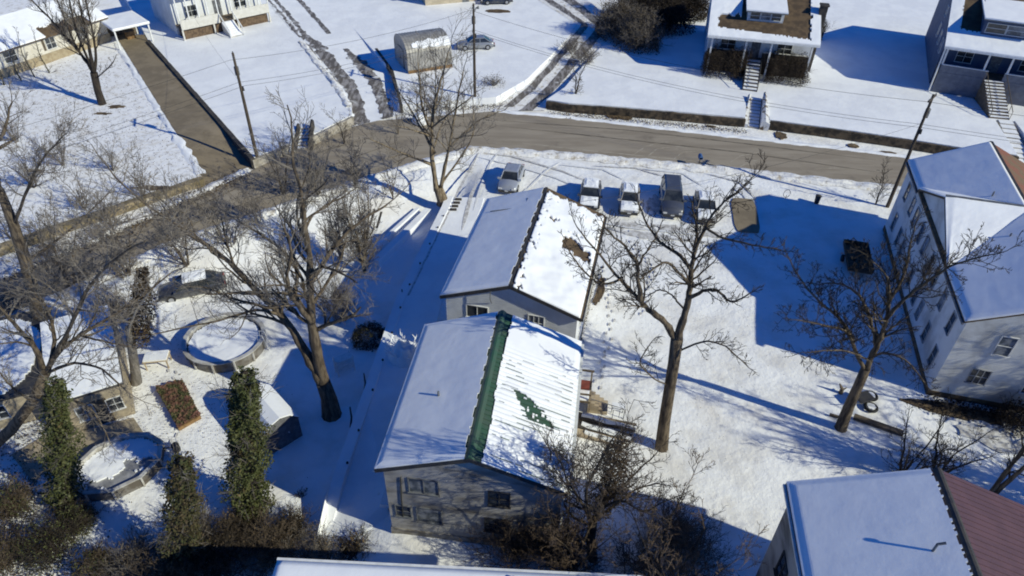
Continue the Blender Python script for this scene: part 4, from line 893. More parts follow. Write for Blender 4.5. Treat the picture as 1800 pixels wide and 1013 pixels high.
# ------------------------------------------------------------------ cars
def car(label, x, y, ang, body, L=4.5, W=1.8, style='sedan', snow=None, group='cars in the snowy lot', name='parked_car', z=0, cat='car'):
    t = thing(name, label, cat, (x,y,z), ang, group)
    hb = {'sedan':.92,'suv':1.08,'pickup':1.1}[style]; hr = {'sedan':1.43,'suv':1.72,'pickup':1.75}[style]
    w = W/2
    def prof(u):  # belt height along the length, u 0 rear .. 1 front
        if style == 'sedan': return [(0,.62),(.03,.86),(.2,.95),(.68,.93),(.9,.80),(.98,.66),(1,.5)]
        if style == 'suv': return [(0,.7),(.02,1.02),(.2,1.08),(.7,1.06),(.93,.95),(.985,.8),(1,.55)]
        return [(0,.7),(.015,1.0),(.38,1.02),(.42,1.12),(.72,1.1),(.94,1.0),(.985,.85),(1,.6)]
    st = prof(0); mb = MB(); K = 10; pts = []
    def hz(u):
        for (a, b), (c, d) in zip(st, st[1:]):
            if u <= c: return b+(d-b)*(u-a)/(c-a)
        return st[-1][1]
    N = 26
    for i in range(N+1):
        u = i/N; xx = -L/2+L*u; hh_ = hz(u); tw = w*(1-.16*(abs(2*u-1))**6-.05*(u > .9)*(u-.9)*10)
        base = .22+.12*(abs(2*u-1))**8
        sec = [(-tw*.9,base),(-tw*.99,base+.18),(-tw,hh_*.62),(-tw*.96,hh_*.9),(-tw*.86,hh_),(0,hh_+.025),(tw*.86,hh_),(tw*.96,hh_*.9),(tw,hh_*.62),(tw*.99,base+.18),(tw*.9,base)]
        mb.v += [(xx, a, b) for a, b in sec]
    m = 11
    for i in range(N):
        for k in range(m): mb.f.append((i*m+k, i*m+(k+1)%m, (i+1)*m+(k+1)%m, (i+1)*m+k))
    mb.f += [tuple(range(m-1,-1,-1)), tuple(N*m+k for k in range(m))]
    bo = mb.build('body', body, t, smooth=True)
    # glasshouse
    if style == 'sedan': xs_ = (-L*.40,-L*.24,L*.08,L*.24)
    elif style == 'suv': xs_ = (-L*.485,-L*.42,L*.10,L*.24)
    else: xs_ = (-L*.12,-L*.09,L*.14,L*.25)
    zb = hb-.04; wb, wt = w*.88, w*.70
    gl = MB(); gl.hexa([(xs_[0],-wb,zb),(xs_[3],-wb,zb),(xs_[3],wb,zb),(xs_[0],wb,zb)], [(xs_[1],-wt,hr-.05),(xs_[2],-wt,hr-.05),(xs_[2],wt,hr-.05),(xs_[1],wt,hr-.05)])
    gl.build('windows', GLASS, t)
    rf = MB(); a, b = xs_[1]-.02, xs_[2]+.03
    rf.hexa([(a,-wt-.02,hr-.06),(b,-wt-.02,hr-.06),(b,wt+.02,hr-.06),(a,wt+.02,hr-.06)], [(a+.12,-wt+.1,hr+.015),(b-.15,-wt+.1,hr+.015),(b-.15,wt-.1,hr+.015),(a+.12,wt-.1,hr+.015)])
    rf.build('roof', body, t)
    pl = MB()
    for s in (-1,1):
        for (x0, x1) in ((xs_[0],xs_[1]),(xs_[3],xs_[2])): pl.tube([(x0,s*(wb+.005),zb),(x1,s*(wt+.005),hr-.04)], .045, 6)
        if style != 'pickup':
            pl.tube([((xs_[1]+xs_[2])/2-.1,s*(wb+.005),zb),((xs_[1]+xs_[2])/2-.1,s*(wt+.005),hr-.04)], .04, 6)
    pl.build('pillars', body, t)
    if style == 'pickup':
        MB().box(-L*.47,-L*.14,-w*.8,w*.8,1.02,1.07).build('bed_liner', TRIMD, t)
    for s in (-1,1):
        MB().hexa([(xs_[3]-.15,s*w*.9,hb-.05),(xs_[3]+.05,s*w*.9,hb-.05),(xs_[3]+.05,s*(w+.17),hb),(xs_[3]-.15,s*(w+.17),hb)],[(xs_[3]-.15,s*w*.9,hb+.1),(xs_[3]+.02,s*w*.9,hb+.1),(xs_[3]+.02,s*(w+.17),hb+.12),(xs_[3]-.15,s*(w+.17),hb+.12)]).build('mirror', body, t)
        MB().box(L/2-.10,L/2+.012,min(s*w*.5,s*w*.82),max(s*w*.5,s*w*.82),.55,.68).build('headlight', LAMPG, t)
        MB().box(-L/2-.012,-L/2+.06,min(s*w*.55,s*w*.84),max(s*w*.55,s*w*.84),.62,.8).build('tail_light', TAIL, t)
    MB().box(L/2-.05,L/2+.06,-w*.82,w*.82,.3,.48).build('bumper', TRIMD, t); MB().box(-L/2-.06,-L/2+.05,-w*.82,w*.82,.3,.48).build('bumper', TRIMD, t)
    for sx in (-.31,.31):
        for s in (-1,1):
            wh = MB().tube([(sx*L,s*(w-.2),.33),(sx*L,s*(w+.015),.33)], .33, 16).build('wheel', RUB, t); MB().tube([(sx*L,s*(w+.0),.33),(sx*L,s*(w+.025),.33)], .2, 12).build('rim', RIM, wh)
    for sx in (1,-1): MB().box(min(sx*(L/2+.055),sx*(L/2+.075)),max(sx*(L/2+.055),sx*(L/2+.075)),-.16,.16,.42,.52).build('number_plate', LAMPG, t)
    if snow:
        def sheet(x0, x1, y0, y1, zf, th, seed, cut=1.2):
            patch(22, 18, lambda u, v: (x0+(x1-x0)*u, y0+(y1-y0)*v, zf(x0+(x1-x0)*u)), lambda u, v: th*(.5+.5*ss(0,.25,min(u,1-u,v,1-v)*1.4))*(1+.3*fb(u*4,v*4,seed)), lambda u, v: fb(u*3,v*3,seed) < cut).build('snow_cover', SNOW, t)
        zt = lambda x: hz((x+L/2)/L)+.02
        if 'roof' in snow: sheet(xs_[1]-.05, xs_[2]+.05, -wt, wt, lambda x: hr+.01, .13, 3, .8)
        if 'hood' in snow: sheet(xs_[3]+.05, L/2-.08, -w*.82, w*.82, zt, .12, 7, .7)
        if 'boot' in snow and style == 'sedan': sheet(-L/2+.05, xs_[0]-.03, -w*.8, w*.8, zt, .12, 9, .8)
        if 'rear' in snow: sheet(xs_[0]+.02, xs_[1]-.02, -wt, wt, lambda x: hb+(hr-hb)*(x-xs_[0])/(xs_[1]-xs_[0]), .08, 5, .5)
        if 'bed' in snow: sheet(-L*.46,-L*.15,-w*.78,w*.78, lambda x: 1.07, .12, 5, .9)
    return t
G = 'cars parked in the snowy lot'
def fwd(px, py, z=0): return at(px, py, z)
HS = R_(-90-10)  # nose to the camera, along the grid
p = at(899,318,.5); car('clean silver car alone at the left end of the lot', p.x, p.y+.5, R_(-101), paint('silver', (.42,.44,.48)), 4.5, 1.85, group=G)
p = at(1038,345,.5); car('dark car covered with smooth snow, leftmost of the row of four', p.x, p.y+.3, R_(-98), paint('black', (.02,.02,.022)), 4.4, 1.85, snow=('roof','hood','boot'), group=G)
p = at(1107,352,.5); car('beige car half covered in snow, second in the row of four', p.x, p.y+.2, R_(-97), paint('champagne', (.42,.38,.32)), 4.5, 1.8, snow=('roof','hood','boot'), group=G)
p = at(1182,352,.6); car('dark grey pickup without snow, third in the row of four', p.x, p.y+.4, R_(-97), paint('charcoal', (.10,.105,.12)), 5.3, 1.98, style='suv', group=G)
p = at(1240,366,.5); car('snow covered car with a dark rear window beside the bare asphalt patch', p.x, p.y+.2, R_(-97), paint('tan', (.30,.26,.21)), 4.4, 1.8, snow=('roof','hood','boot'), group=G)
p = at(836,76,T+.6); car('grey sedan with a dark roof beside the grey shed', p.x, p.y, R_(196+ -6), paint('grey', (.30,.31,.33)), 4.6, 1.8, group=None, z=T)
p = at(336,503,LOW+.6); car('dark car under the bare trees with a little snow on its roof', p.x, p.y, R_(203), paint('gunmetal', (.07,.07,.075)), 4.9, 1.8, snow=('roof',), group=None, z=LOW)
p = at(872,4,T+.5); car('dark blue car at the top edge beyond the grey sedan', p.x, p.y+1.2, R_(190), paint('navy', (.02,.03,.06)), 4.5, 1.8, group=None, z=T)
p = at(875,20,T); blob('bare_patch', p.x, p.y, 1.8, .8, T+.01, DIRT, 0, 77, .2)
# trailer in the shade by the apartment house
mat('brown_board', (.075,.055,.038), .85, (.04,.03,.022), 2)
def trailer():
    p = at(1508,452,.6); t = thing('utility_trailer', 'dark boxy utility trailer in the blue shade by the apartment house', 'trailer', (p.x,p.y,0), R_(-14))
    MB().box(-1.0,1.0,-2.1,2.1,.45,.6).build('bed', WOOD, t)
    for a in ((-1.05,-1.0,-2.1,2.1),(1.0,1.05,-2.1,2.1),(-1.0,1.0,-2.15,-2.1),(-1.0,1.0,2.1,2.15)): MB().box(*a,.6,.95).build('side_board', MATS['brown_board'], t)
    for s in (-1,1):
        wh = MB().tube([(s*1.08,0,.32),(s*1.28,0,.32)], .32, 14).build('wheel', RUB, t)
    MB().tube([(-.7,2.1,.5),(0,3.3,.5),(.7,2.1,.5)], .05, 6).build('drawbar', TRIMD, t)
    rnd = random.Random(4); mb = MB()
    t.scale = (.9,.9,.9)
    for i in range(44):
        x, y = rnd.uniform(-.8,.8), rnd.uniform(-1.9,1.9); a = rnd.random()*3; l = rnd.uniform(.2,.6)
        mb.tube([(x,y,.65+rnd.random()*.4),(x+l*math.cos(a)*.3,y+l*math.sin(a)*.5,.75+rnd.random()*.5)], rnd.uniform(.04,.12), 6)
    tag(mb.build('scrap_load', MATS['brown_board'], t), kind='stuff')
trailer()
# ------------------------------------------------------------------ poles and wires
def pole(label, base, topz, cross=True, rz=0, lamp=False, z0=0, lean=(0,0)):
    t = thing('utility_pole', label, 'pole', (base[0],base[1],z0), rz, 'wooden utility poles')
    MB().tube([(0,0,-.5),(0,0,topz*.5),(0,0,topz)], [.17,.14,.1], 10).build('shaft', POLEM, t)
    MB().box(-.9,.9,-.06,.06,topz-.4,topz-.27).build('crossarm', POLEM, t)
    for x in (-.8,-.4,.4,.8): MB().lathe([(.03,topz-.27),(.05,topz-.23),(.04,topz-.15),(.001,topz-.13)], x, 0, 8).build('insulator', TRIMG, t)
    MB().lathe([(.001,topz-2.1),(.2,topz-2.08),(.2,topz-1.35),(.12,topz-1.28),(.001,topz-1.27)], .33, 0, 12).build('transformer', TRIMG, t)
    MB().tube([(0,-.16,topz-3.0),(-.05,-.2,topz-3.4)], .09, 6).build('junction_box', TRIMD, t)
    if lamp:
        o = MB().tube([(0,0,topz-1),(.8,-.3,topz-.6),(1.4,-.5,topz-.7)], .035, 6).build('lamp_arm', TRIMG, t)
        MB().lathe([(.001,topz-.95),(.16,topz-.9),(.1,topz-.7)], 1.4, -.5, 10).build('lamp_head', TRIMG, o)
    return Vector((base[0], base[1], z0+topz))
q1 = at(455,290,0); P1 = pole('tall wooden utility pole beside the mouth of the brown driveway', (q1.x,q1.y), 10.8, rz=R_(112))
q2 = at(835,182,.1); P2 = pole('grey utility pole with a small street lamp near the arched shed', (q2.x,q2.y), 10.8, rz=R_(95), lamp=True)
q3 = at(1560,363,0); P3 = pole('dark leaning-looking utility pole at the corner of the apartment house', (q3.x,q3.y), 10.6, rz=R_(48))
def wire(label, a, b, sag=.7, r=.014):
    pts = [a.lerp(b, k/24)-Vector((0,0,sag*4*(k/24)*(1-k/24))) for k in range(25)]
    tag(MB().tube(pts, r, 4).build('power_line', WIRE), label, 'cable', 'overhead wires')
P0 = Vector((-66,22,10)); P4 = Vector((88,44,10.5))
for k, dz in enumerate((-.55, -2.6, -3.0)):
    v = Vector((.3*(k-1), .2*(k-1), dz)); nm = ('highest','middle','lowest')[k]
    wire(f'{nm} overhead wire leaving the driveway pole towards the left edge', P1+v, P0+v, 1.0)
    wire(f'{nm} overhead wire between the driveway pole and the street lamp pole', P1+v, P2+v, .6)
    wire(f'{nm} overhead wire across the street between the lamp pole and the apartment pole', P2+v, P3+v, 1.2)
    wire(f'{nm} overhead wire leaving the apartment pole towards the right edge', P3+v, P4+v, .8)
wire('thin service wire from the apartment pole to the white house roof', P3+Vector((0,0,-2.5)), Vector((2.5,43.5,6.3)), .9, .012)
wire('thin service wire from the driveway pole to the porch house', P1+Vector((0,0,-2.5)), Vector((-41,90,4.6)), .6, .012)
# ------------------------------------------------------------------ trees
class Tree:
    def __init__(s, seed, minr=.011, twist=.35, up=.12, tw_ratio=.62):
        s.r = random.Random(seed); s.wood = MB(); s.tw = MB(); s.minr = minr; s.twist = twist; s.up = up; s.ratio = tw_ratio; s.n = 0; s.dens = 1.0
    def limb(s, pts, r0, r1, depth, kids, lenk=1.0, start=.25):
        kids = int(kids*s.dens)
        """explicit limb through points (wood), sprouting branches"""
        P_ = [Vector(p) for p in pts]; out = []
        for i in range(len(P_)-1):       # smooth a little
            a, b = P_[i], P_[i+1]; pm = P_[max(0,i-1)]; pn = P_[min(len(P_)-1,i+2)]
            for k in range(4):
                t = k/4; out.append(.5*((2*a)+(-pm+b)*t+(2*pm-5*a+4*b-pn)*t*t+(-pm+3*a-3*b+pn)*t**3))
        out.append(P_[-1]); n = len(out)
        out = [p+Vector((s.r.gauss(0,1),s.r.gauss(0,1),s.r.gauss(0,1)))*(.02+.0*i) if 0 < i else p for i, p in enumerate(out)]
        rad = [r0+(r1-r0)*(i/(n-1))**.8 for i in range(n)]
        rad = [q*(1+.10*s.r.gauss(0,1)*(q > .08)) for q in rad]; s.wood.tube(out, rad, 8)
        L = sum((b-a).length for a, b in zip(out, out[1:]))
        for k in range(kids):
            t = start+(1-start)*(k+s.r.random())/kids; i = min(n-2, int(t*(n-1))); d = (out[i+1]-out[i]).normalized()
            s.grow(out[i], s.dev(d, s.r.uniform(.6,1.15)), L*lenk*s.r.uniform(.28,.5)*(1.15-.5*t), rad[i]*.5, depth)
        s.grow(out[-1], (out[-1]-out[-2]).normalized(), L*lenk*.35, r1, depth)
        return out, rad
    def dev(s, d, a):
        v = Vector((s.r.gauss(0,1),s.r.gauss(0,1),s.r.gauss(0,1))); v = (v-d*v.dot(d)); v.normalize()
        q = d*math.cos(a)+v*math.sin(a); q.z += s.up; return q.normalized()
    def grow(s, p, d, L, r, depth):
        if L < .12: return
        r = max(r, s.minr); seg = max(3, min(7, int(L/.35))); pts = [p]; q = p.copy(); dd = d.copy()
        for i in range(seg):
            dd = dd+Vector((s.r.gauss(0,1),s.r.gauss(0,1),s.r.gauss(0,1)))*s.twist*.45; dd.z += s.up*.5; dd.normalize(); q = q+dd*(L/seg); pts.append(q)
        r1 = max(s.minr*.7, r*.35); rad = [r+(r1-r)*i/seg for i in range(seg+1)]
        (s.wood if r > .05 else s.tw).tube(pts, rad, 5 if r > .05 else 3, cap=False)
        s.n += 1
        if depth <= 0: return
        k = 3+int(L*1.15) if depth > 1 else 3+int(L*1.8)
        for j in range(min(k, 8)):
            t = .18+.82*(j+s.r.random())/min(k, 8); i = min(seg-1, int(t*seg)); e = (pts[i+1]-pts[i]).normalized(); b = pts[i].lerp(pts[i+1], t*seg-i)
            s.grow(b, s.dev(e, s.r.uniform(.5,1.05)), L*s.ratio*s.r.uniform(.6,1.15)*(1.15-.6*t), rad[i]*.55, depth-1)
def finish(tr, name, label, base, bark, twm, group=None, cat='tree', extra=None):
    t = thing(name, label, cat, base, 0, group)
    off = Vector(base)
    for mb in (tr.wood, tr.tw): mb.v = [(a-off.x, b-off.y, c-off.z) for a, b, c in mb.v]
    if tr.wood.v: tr.wood.build('trunk', bark, t, smooth=True)
    if tr.tw.v: tr.tw.build('crown', twm, t)
    return t
GT = 'bare winter trees'
def VP(pts, y, dy=None):
    """picture outline of a trunk or limb lifted onto the tree's own upright plane, with depth offsets"""
    return [V(a, b, y+(dy[i] if dy else 0)) for i, (a, b) in enumerate(pts)]
# A big forked tree left of the houses
b = at(583,728,LOW); y = b.y; t = Tree(11, .0105); t.dens = 1.15
t.wood.tube([b+Vector((0,0,-.4)), b, V(578,700,y), V(568,672,y)], [.85,.62,.5,.45], 10)
t.limb(VP([(568,675),(548,640),(520,590),(495,555),(440,500),(390,450),(330,410),(270,370)], y, [0,0,.2,.4,.7,1.0,1.2,1.2]), .34, .06, 3, 15, .85, .35)
t.limb(VP([(570,675),(560,630),(548,570),(545,510),(543,450),(535,390),(528,330)], y, [0,-.1,-.3,-.4,-.4,-.3,0]), .40, .09, 3, 15, .85, .3)
t.limb(VP([(550,570),(530,545),(510,515),(505,480),(512,440),(500,400)], y, [-.3,-1,-1.6,-2,-2.2,-2.4]), .17, .05, 3, 9, .8)
t.limb(VP([(545,500),(570,460),(600,420),(640,385),(680,360)], y, [-.4,.6,1.4,2,2.6]), .17, .05, 3, 9, .8)
t.limb(VP([(548,560),(520,520),(520,470),(470,420),(420,390)], y, [0,1.2,2,2.8,3.4]), .16, .05, 3, 9, .8)
t.limb(VP([(495,555),(450,545),(400,560),(330,575),(260,590)], y, [.4,-.3,-1,-1.8,-2.4]), .10, .03, 2, 8, .7)
finish(t, 'bare_tree', 'large forked bare tree with a dark base left of the centre houses', b, BARK, TWIG, GT)
# B multi-stem tree by the drive
b = at(778,352,-.1); y = b.y; t = Tree(12, .012); t.dens = 1.5
t.wood.tube([b+Vector((0,0,-.4)), b, V(770,330,y)], [.6,.5,.42], 10)
for pts, dy, r, k in (([(768,335),(760,280),(758,230),(765,180),(778,130),(788,90)],[0,0,.2,.4,.5,.6],.26,9), ([(775,330),(785,280),(795,230),(805,170),(815,125)],[0,-.3,-.5,-.8,-1,-1],.2,8),
                      ([(765,270),(740,225),(720,190),(700,160)],[0,.4,.8,1.1],.13,7), ([(760,290),(720,275),(690,262),(650,245)],[0,-.6,-1,-1.5],.14,8),
                      ([(762,240),(745,200),(738,150),(735,110)],[.2,-.5,-1,-1.4],.13,7), ([(788,260),(815,235),(845,210),(880,195)],[-.3,.2,.6,1],.11,7), ([(772,330),(800,290),(830,240),(832,190)],[0,1,1.6,2],.12,7), ([(758,225),(790,200),(830,170)],[0,-1,-1.5],.1,6)):
    t.limb(VP(pts, y, dy), r, .04, 2, k, .8)
finish(t, 'bare_tree', 'tan multi-stemmed bare tree where the driveway meets the street', b, BARKT, TWIG, GT)
# C tree right of the houses
b = at(1163,785,0); y = b.y; t = Tree(13, .0125); t.dens = 1.9
t.wood.tube([b+Vector((0,0,-.3)), b, V(1168,740,y), V(1176,690,y), V(1184,640,y), V(1190,595,y)], [.46,.40,.34,.32,.31,.33], 10)
Cl = ((( 1188,600),(1170,568),(1140,545),(1125,528),(1090,492),(1055,450),(1015,400)),(0,0,0,0,.3,.6,1),.2,11), (((1127,530),(1122,490),(1120,465),(1105,440),(1080,418),(1062,398)),(0,-.4,-.8,-1,-1.4,-1.6),.12,9), \
     (((1120,470),(1135,445),(1150,420),(1160,398)),(-.8,-.8,-.6,-.4),.07,6), (((1192,598),(1200,565),(1210,530),(1212,500),(1216,470),(1222,440),(1240,400),(1265,362),(1300,335)),(0,0,0,.1,.2,.3,.4,.4,.2),.24,14), \
     (((1216,475),(1195,450),(1160,425),(1138,395),(1120,350)),(.2,.7,1.2,1.6,2),.12,9), (((1208,528),(1235,512),(1260,512),(1285,530),(1320,515)),(0,-.6,-1.1,-1.6,-2),.12,9), \
     (((1213,500),(1180,468),(1165,462),(1140,480),(1125,490)),(0,-.6,-1,-1.4,-2),.08,7), (((1205,548),(1190,530),(1180,518),(1160,510),(1140,520)),(0,.8,1.4,1.8,2),.06,6), (((1222,440),(1225,415),(1222,390),(1215,350)),(.3,1,1.5,2),.1,8)
Cl = Cl+((((1190,620),(1235,600),(1275,610),(1310,640)),(0,-.6,-1.2,-1.8),.06,9), (((1180,680),(1150,665),(1125,640),(1140,610)),(0,-.5,-.9,-1.2),.05,7), (((1092,490),(1060,500),(1030,480),(1000,440)),(.3,-.5,-1.2,-1.8),.07,9), (((1240,400),(1275,420),(1320,430),(1370,440)),(.4,-.6,-1.4,-2),.07,10))
for pts, dy, r, k in Cl: t.limb(VP(pts, y, dy), r, .03, 3, k, .5, .3)
finish(t, 'bare_tree', 'tall bare tree with a clean trunk standing right of the green roofed house', b, BARK, TWIGD, GT)
# D tree near the apartment house
b = at(1478,752,0); y = b.y; t = Tree(14, .0135); t.dens = 2.0
t.wood.tube([b+Vector((0,0,-.3)), b, V(1492,715,y), V(1508,680,y), V(1522,648,y)], [.5,.36,.31,.28,.27], 10)
for pts, dy, r, k in (([(1520,650),(1500,610),(1490,585),(1450,572),(1395,562)],[0,-.2,-.4,-.8,-1.4],.14,10), ([(1494,590),(1475,560),(1445,535),(1410,495),(1385,450)],[-.3,.3,.8,1.4,2],.11,10),
                      ([(1522,650),(1540,610),(1555,575),(1562,530),(1560,490),(1530,455)],[0,0,.1,.2,.3,.4],.2,12), ([(1558,560),(1590,525),(1630,495),(1680,465),(1740,448)],[.1,-.3,-.8,-1.4,-2],.12,12),
                      ([(1530,630),(1560,620),(1600,640),(1630,680)],[0,-.8,-1.6,-2.2],.08,8), ([(1540,610),(1530,560),(1510,520),(1480,500),(1440,500)],[0,.8,1.5,2.2,3],.12,10), ([(1562,530),(1590,480),(1600,430),(1610,390)],[.2,.9,1.6,2.2],.1,9),
                      ([(1530,635),(1510,625),(1470,615),(1420,620)],[0,-1,-2,-2.6],.07,8)):
    t.limb(VP(pts, y, dy), r, .03, 3, k, .62, .25)
finish(t, 'bare_tree', 'dark spreading bare tree in front of the apartment house', b, BARK, TWIGD, GT)
# E dark tree top left
b = at(180,183,TL); y = b.y; t = Tree(15, .018, up=.3); t.dens = 2.0
t.wood.tube([b+Vector((0,0,-.3)), b, V(172,160,y), V(165,128,y)], [.65,.42,.36,.36], 10)
for pts, dy, r, k in (([(165,130),(150,105),(125,75),(95,40),(60,5),(35,-30)],[0,0,0,.4,.6,.8],.2,10), ([(165,128),(158,90),(150,50),(140,10),(130,-40)],[0,-.3,-.6,-.8,-1],.22,10), ([(166,128),(168,90),(160,45),(150,0),(140,-40)],[0,.5,1,1.4,2],.16,9),
                      ([(160,120),(135,85),(118,45),(100,0),(85,-40)],[0,1,1.8,2.4,3],.15,9), ([(160,118),(140,70),(128,30),(118,-20)],[0,-1,-1.8,-2.4],.14,9), ([(168,140),(185,125),(200,108)],[0,-.6,-1],.06,4)):
    t.limb(VP(pts, y, dy), r, .05, 2, k, .6)
finish(t, 'bare_tree', 'dark trunked bare tree with upright limbs in the top left yard', b, BARKD, TWIG, GT)
# F trees of the left edge
b = at(-30,800,LOW); y = b.y; t = Tree(16, .011); t.dens = 1.5
t.wood.tube([b+Vector((0,0,-.4)), b, V(20,755,y), V(58,705,y), V(80,655,y)], [.5,.36,.32,.29,.26], 10)
for pts, dy, r, k in (([(80,660),(98,625),(140,590),(190,560),(250,520),(300,480)],[0,0,.4,1,1.5,2],.17,12), ([(78,660),(60,610),(30,575),(0,540),(-40,500)],[0,-.3,-.6,-1,-1.2],.18,9),
                      ([(85,650),(95,600),(85,550),(60,500),(45,440)],[0,.8,1.5,2,2.6],.15,11), ([(100,620),(130,560),(160,500),(210,450),(260,420)],[0,-1,-1.6,-2.2,-3],.13,12), ([(140,590),(180,600),(230,610)],[.4,-.4,-1],.07,7), ([(82,655),(130,640),(180,650),(225,690)],[0,-1,-2,-3],.10,12), ([(60,705),(110,700),(160,720),(190,770)],[0,-1,-2,-2.6],.08,11), ([(58,705),(20,680),(-10,640)],[0,-1,-1.6],.08,9)):
    t.limb(VP(pts, y, dy), r, .03, 3, k, .62)
finish(t, 'bare_tree', 'tangled bare tree growing in from the left edge above the patio house', b, BARK, TWIG, GT)
b = at(72,600,LOW); y = b.y; t = Tree(17, .011); t.dens = 1.6
t.wood.tube([b+Vector((0,0,-.4)), b, V(62,530,y), V(45,460,y), V(22,390,y), V(0,335,y)], [.5,.42,.4,.36,.3,.24], 10)
for pts, dy, r, k in (([(0,335),(-10,280),(10,220),(20,170)],[0,0,.6,1],.2,9), ([(25,395),(50,330),(75,280),(110,240)],[0,-1,-1.8,-2.4],.12,10), ([(45,460),(90,430),(140,390),(190,340)],[0,.8,1.6,2.4],.12,11), ([(10,360),(-20,330),(-60,300)],[0,-.4,-.8],.15,8), ([(60,520),(110,490),(170,470),(230,430)],[0,-1,-1.6,-2.4],.1,10)):
    t.limb(VP(pts, y, dy), r, .03, 3, k, .62)
finish(t, 'bare_tree', 'thick leaning bare trunk at the left edge beside the left street', b, BARK, TWIG, GT)
# generic small trees
def small_tree(px, py, z, h, label, seed, bark=BARK, twm=TWIG, stems=3, spread=.35, depth=2, r=.09, group=GT, minr=.012, name='bare_tree', cat='tree', lenk=.9, up=.12, at_=None):
    b = at(px, py, z) if at_ is None else Vector(at_); t = Tree(seed, minr, up=up); rr = random.Random(seed)
    for k in range(stems):
        a = 2*math.pi*(k+rr.random()*.6)/stems; s_ = spread*h*rr.uniform(.5,1.1)*(0 if stems == 1 else 1)
        hh_ = h*rr.uniform(.8,1); top = b+Vector((s_*math.cos(a), s_*math.sin(a), hh_))
        mid = b.lerp(top, .45)+Vector((rr.gauss(0,.1)*h*.3, rr.gauss(0,.1)*h*.3, .1*h))
        t.limb([b+Vector((0,0,-.3)), b.lerp(mid,.4)+Vector((rr.gauss(0,.03),rr.gauss(0,.03),0))*h*.3, mid, top], r, r*.25, depth, int(7+h*1.3), lenk*.8, .15)
    return finish(t, name, label, b, bark, twm, group, cat)
small_tree(1012,165,T,3.9,'small bare tree on the corner above the street, left of the brown bush',21,BARKD,TWIG,2,.3,3,.10)
small_tree(1540,358,0,4.2,'small bare tree beside the pole at the apartment corner',22,BARKD,TWIGD,2,.25,2,.06)
small_tree(640,478,LOW,7.5,'slim bare tree with many upright stems left of the shaded yard',23,BARKT,TWIG,5,.16,3,.12,up=.3)
small_tree(600,455,LOW,7.0,'slim pale stemmed tree in the thicket behind the big forked tree',24,BARKG,TWIG,4,.2,3,.10,up=.3)
small_tree(560,345,0,5.0,'bare tree at the kerb left of the street bend, dense grey crown',25,BARKG,TWIG,4,.35,3,.10)
small_tree(625,330,0,4.5,'bare kerbside shrubby tree just left of the tan multi-stemmed tree',26,BARKG,TWIG,4,.4,3,.08)
small_tree(500,345,-.2,5.2,'bare kerbside tree below the driveway pole',27,BARKD,TWIG,3,.35,3,.10)
small_tree(690,345,-.2,3.8,'low twiggy tree on the snowy corner of the street bend',28,BARK,TWIG,3,.4,2,.06)
small_tree(497,270,T,2.8,'little bare tree left of the short kerb steps',29,BARKD,TWIGG,3,.35,2,.05)
small_tree(605,250,.2,3.4,'little bare tree right of the short kerb steps',30,BARKD,TWIGG,3,.4,2,.05)
small_tree(330,470,-.6,5.6,'bare tree between the left street and the dark car',31,BARK,TWIG,3,.45,3,.10)
small_tree(230,500,-1,5.8,'bare tree in the thicket left of the dark car',32,BARK,TWIG,4,.4,3,.10)
small_tree(130,520,-1.1,6.2,'bare tree in the thicket at the far left below the street',33,BARK,TWIG,4,.4,3,.11)
small_tree(410,440,-.8,5.0,'bare tree right of the dark car below the street',34,BARKG,TWIG,3,.45,3,.08)
small_tree(150,370,TL,3.4,'twiggy tree at the edge of the left yard above the tan bank',35,BARK,TWIGG,5,.5,3,.05)
small_tree(60,330,TL,3.6,'twiggy tree in the left yard near the left edge',36,BARK,TWIGG,5,.5,3,.05)
small_tree(255,345,TL,3.0,'low twiggy tree by the tan bank near the driveway mouth',37,BARK,TWIGG,5,.5,3,.05)
small_tree(1585,838,0,4.0,'low bare tree rising behind the snowy slope of the red roofed house',38,BARKD,TWIGD,4,.55,2,.09)
small_tree(1640,842,0,4.4,'low dark bare tree behind the ridge of the red roofed house',39,BARKD,TWIGD,4,.55,2,.10)
for i, (px, py, s2, lab) in enumerate(((770,215,41,'thin bare sapling behind the tan multi-stemmed tree'),(815,205,42,'thin bare sapling right of the tan multi-stemmed tree'),(745,175,43,'thin bare sapling in front of the arched shed'),(700,235,44,'thin sapling at the corner of the muddy lane'))):
    small_tree(px, py, .6 if py < 200 else .1, 3.6+.5*(i % 2), lab, s2, BARK, TWIG, 2, .2, 2, .045, minr=.013)
for i, (px, py, lab) in enumerate(((8,150,'green mossy sapling by the cream house, leftmost of four'),(38,142,'green mossy sapling by the cream house, second of four from the left'),(62,136,'green mossy sapling by the cream house, third of four from the left'),(88,128,'green mossy sapling by the cream house, rightmost of four'))):
    small_tree(px, py, TL, 5.2, lab, 50+i, mat('mossy_bark', (.075,.07,.035), .95, (.045,.04,.025), 2), TWIG, 1, 0, 2, .09, minr=.014, lenk=.55)
for i, (px, py, z, h_, lab) in enumerate(((30,250,TL,4.4,'twiggy tree in the left yard below the mossy saplings'),(110,290,TL,4.2,'twiggy tree in the middle of the left yard'),(200,300,TL,3.0,'thin twiggy tree in the left yard nearest the driveway'),(20,420,TL,4.4,'twiggy tree at the left edge above the tan bank'),(200,400,.1,4.0,'grey twiggy tree beside the left street, below the tan bank'),(95,440,0,4.4,'grey twiggy tree beside the left street near the left edge'),(370,385,0,4.0,'grey twiggy tree on the street edge below the driveway mouth'),(455,400,-.5,5.0,'grey bare tree between the dark car and the kerbside trees'))):
    small_tree(px, py, z, h_, lab, 170+i, BARKG, TWIGG if i < 3 else TWIG, 4, .5, 3, .06, minr=.0105)
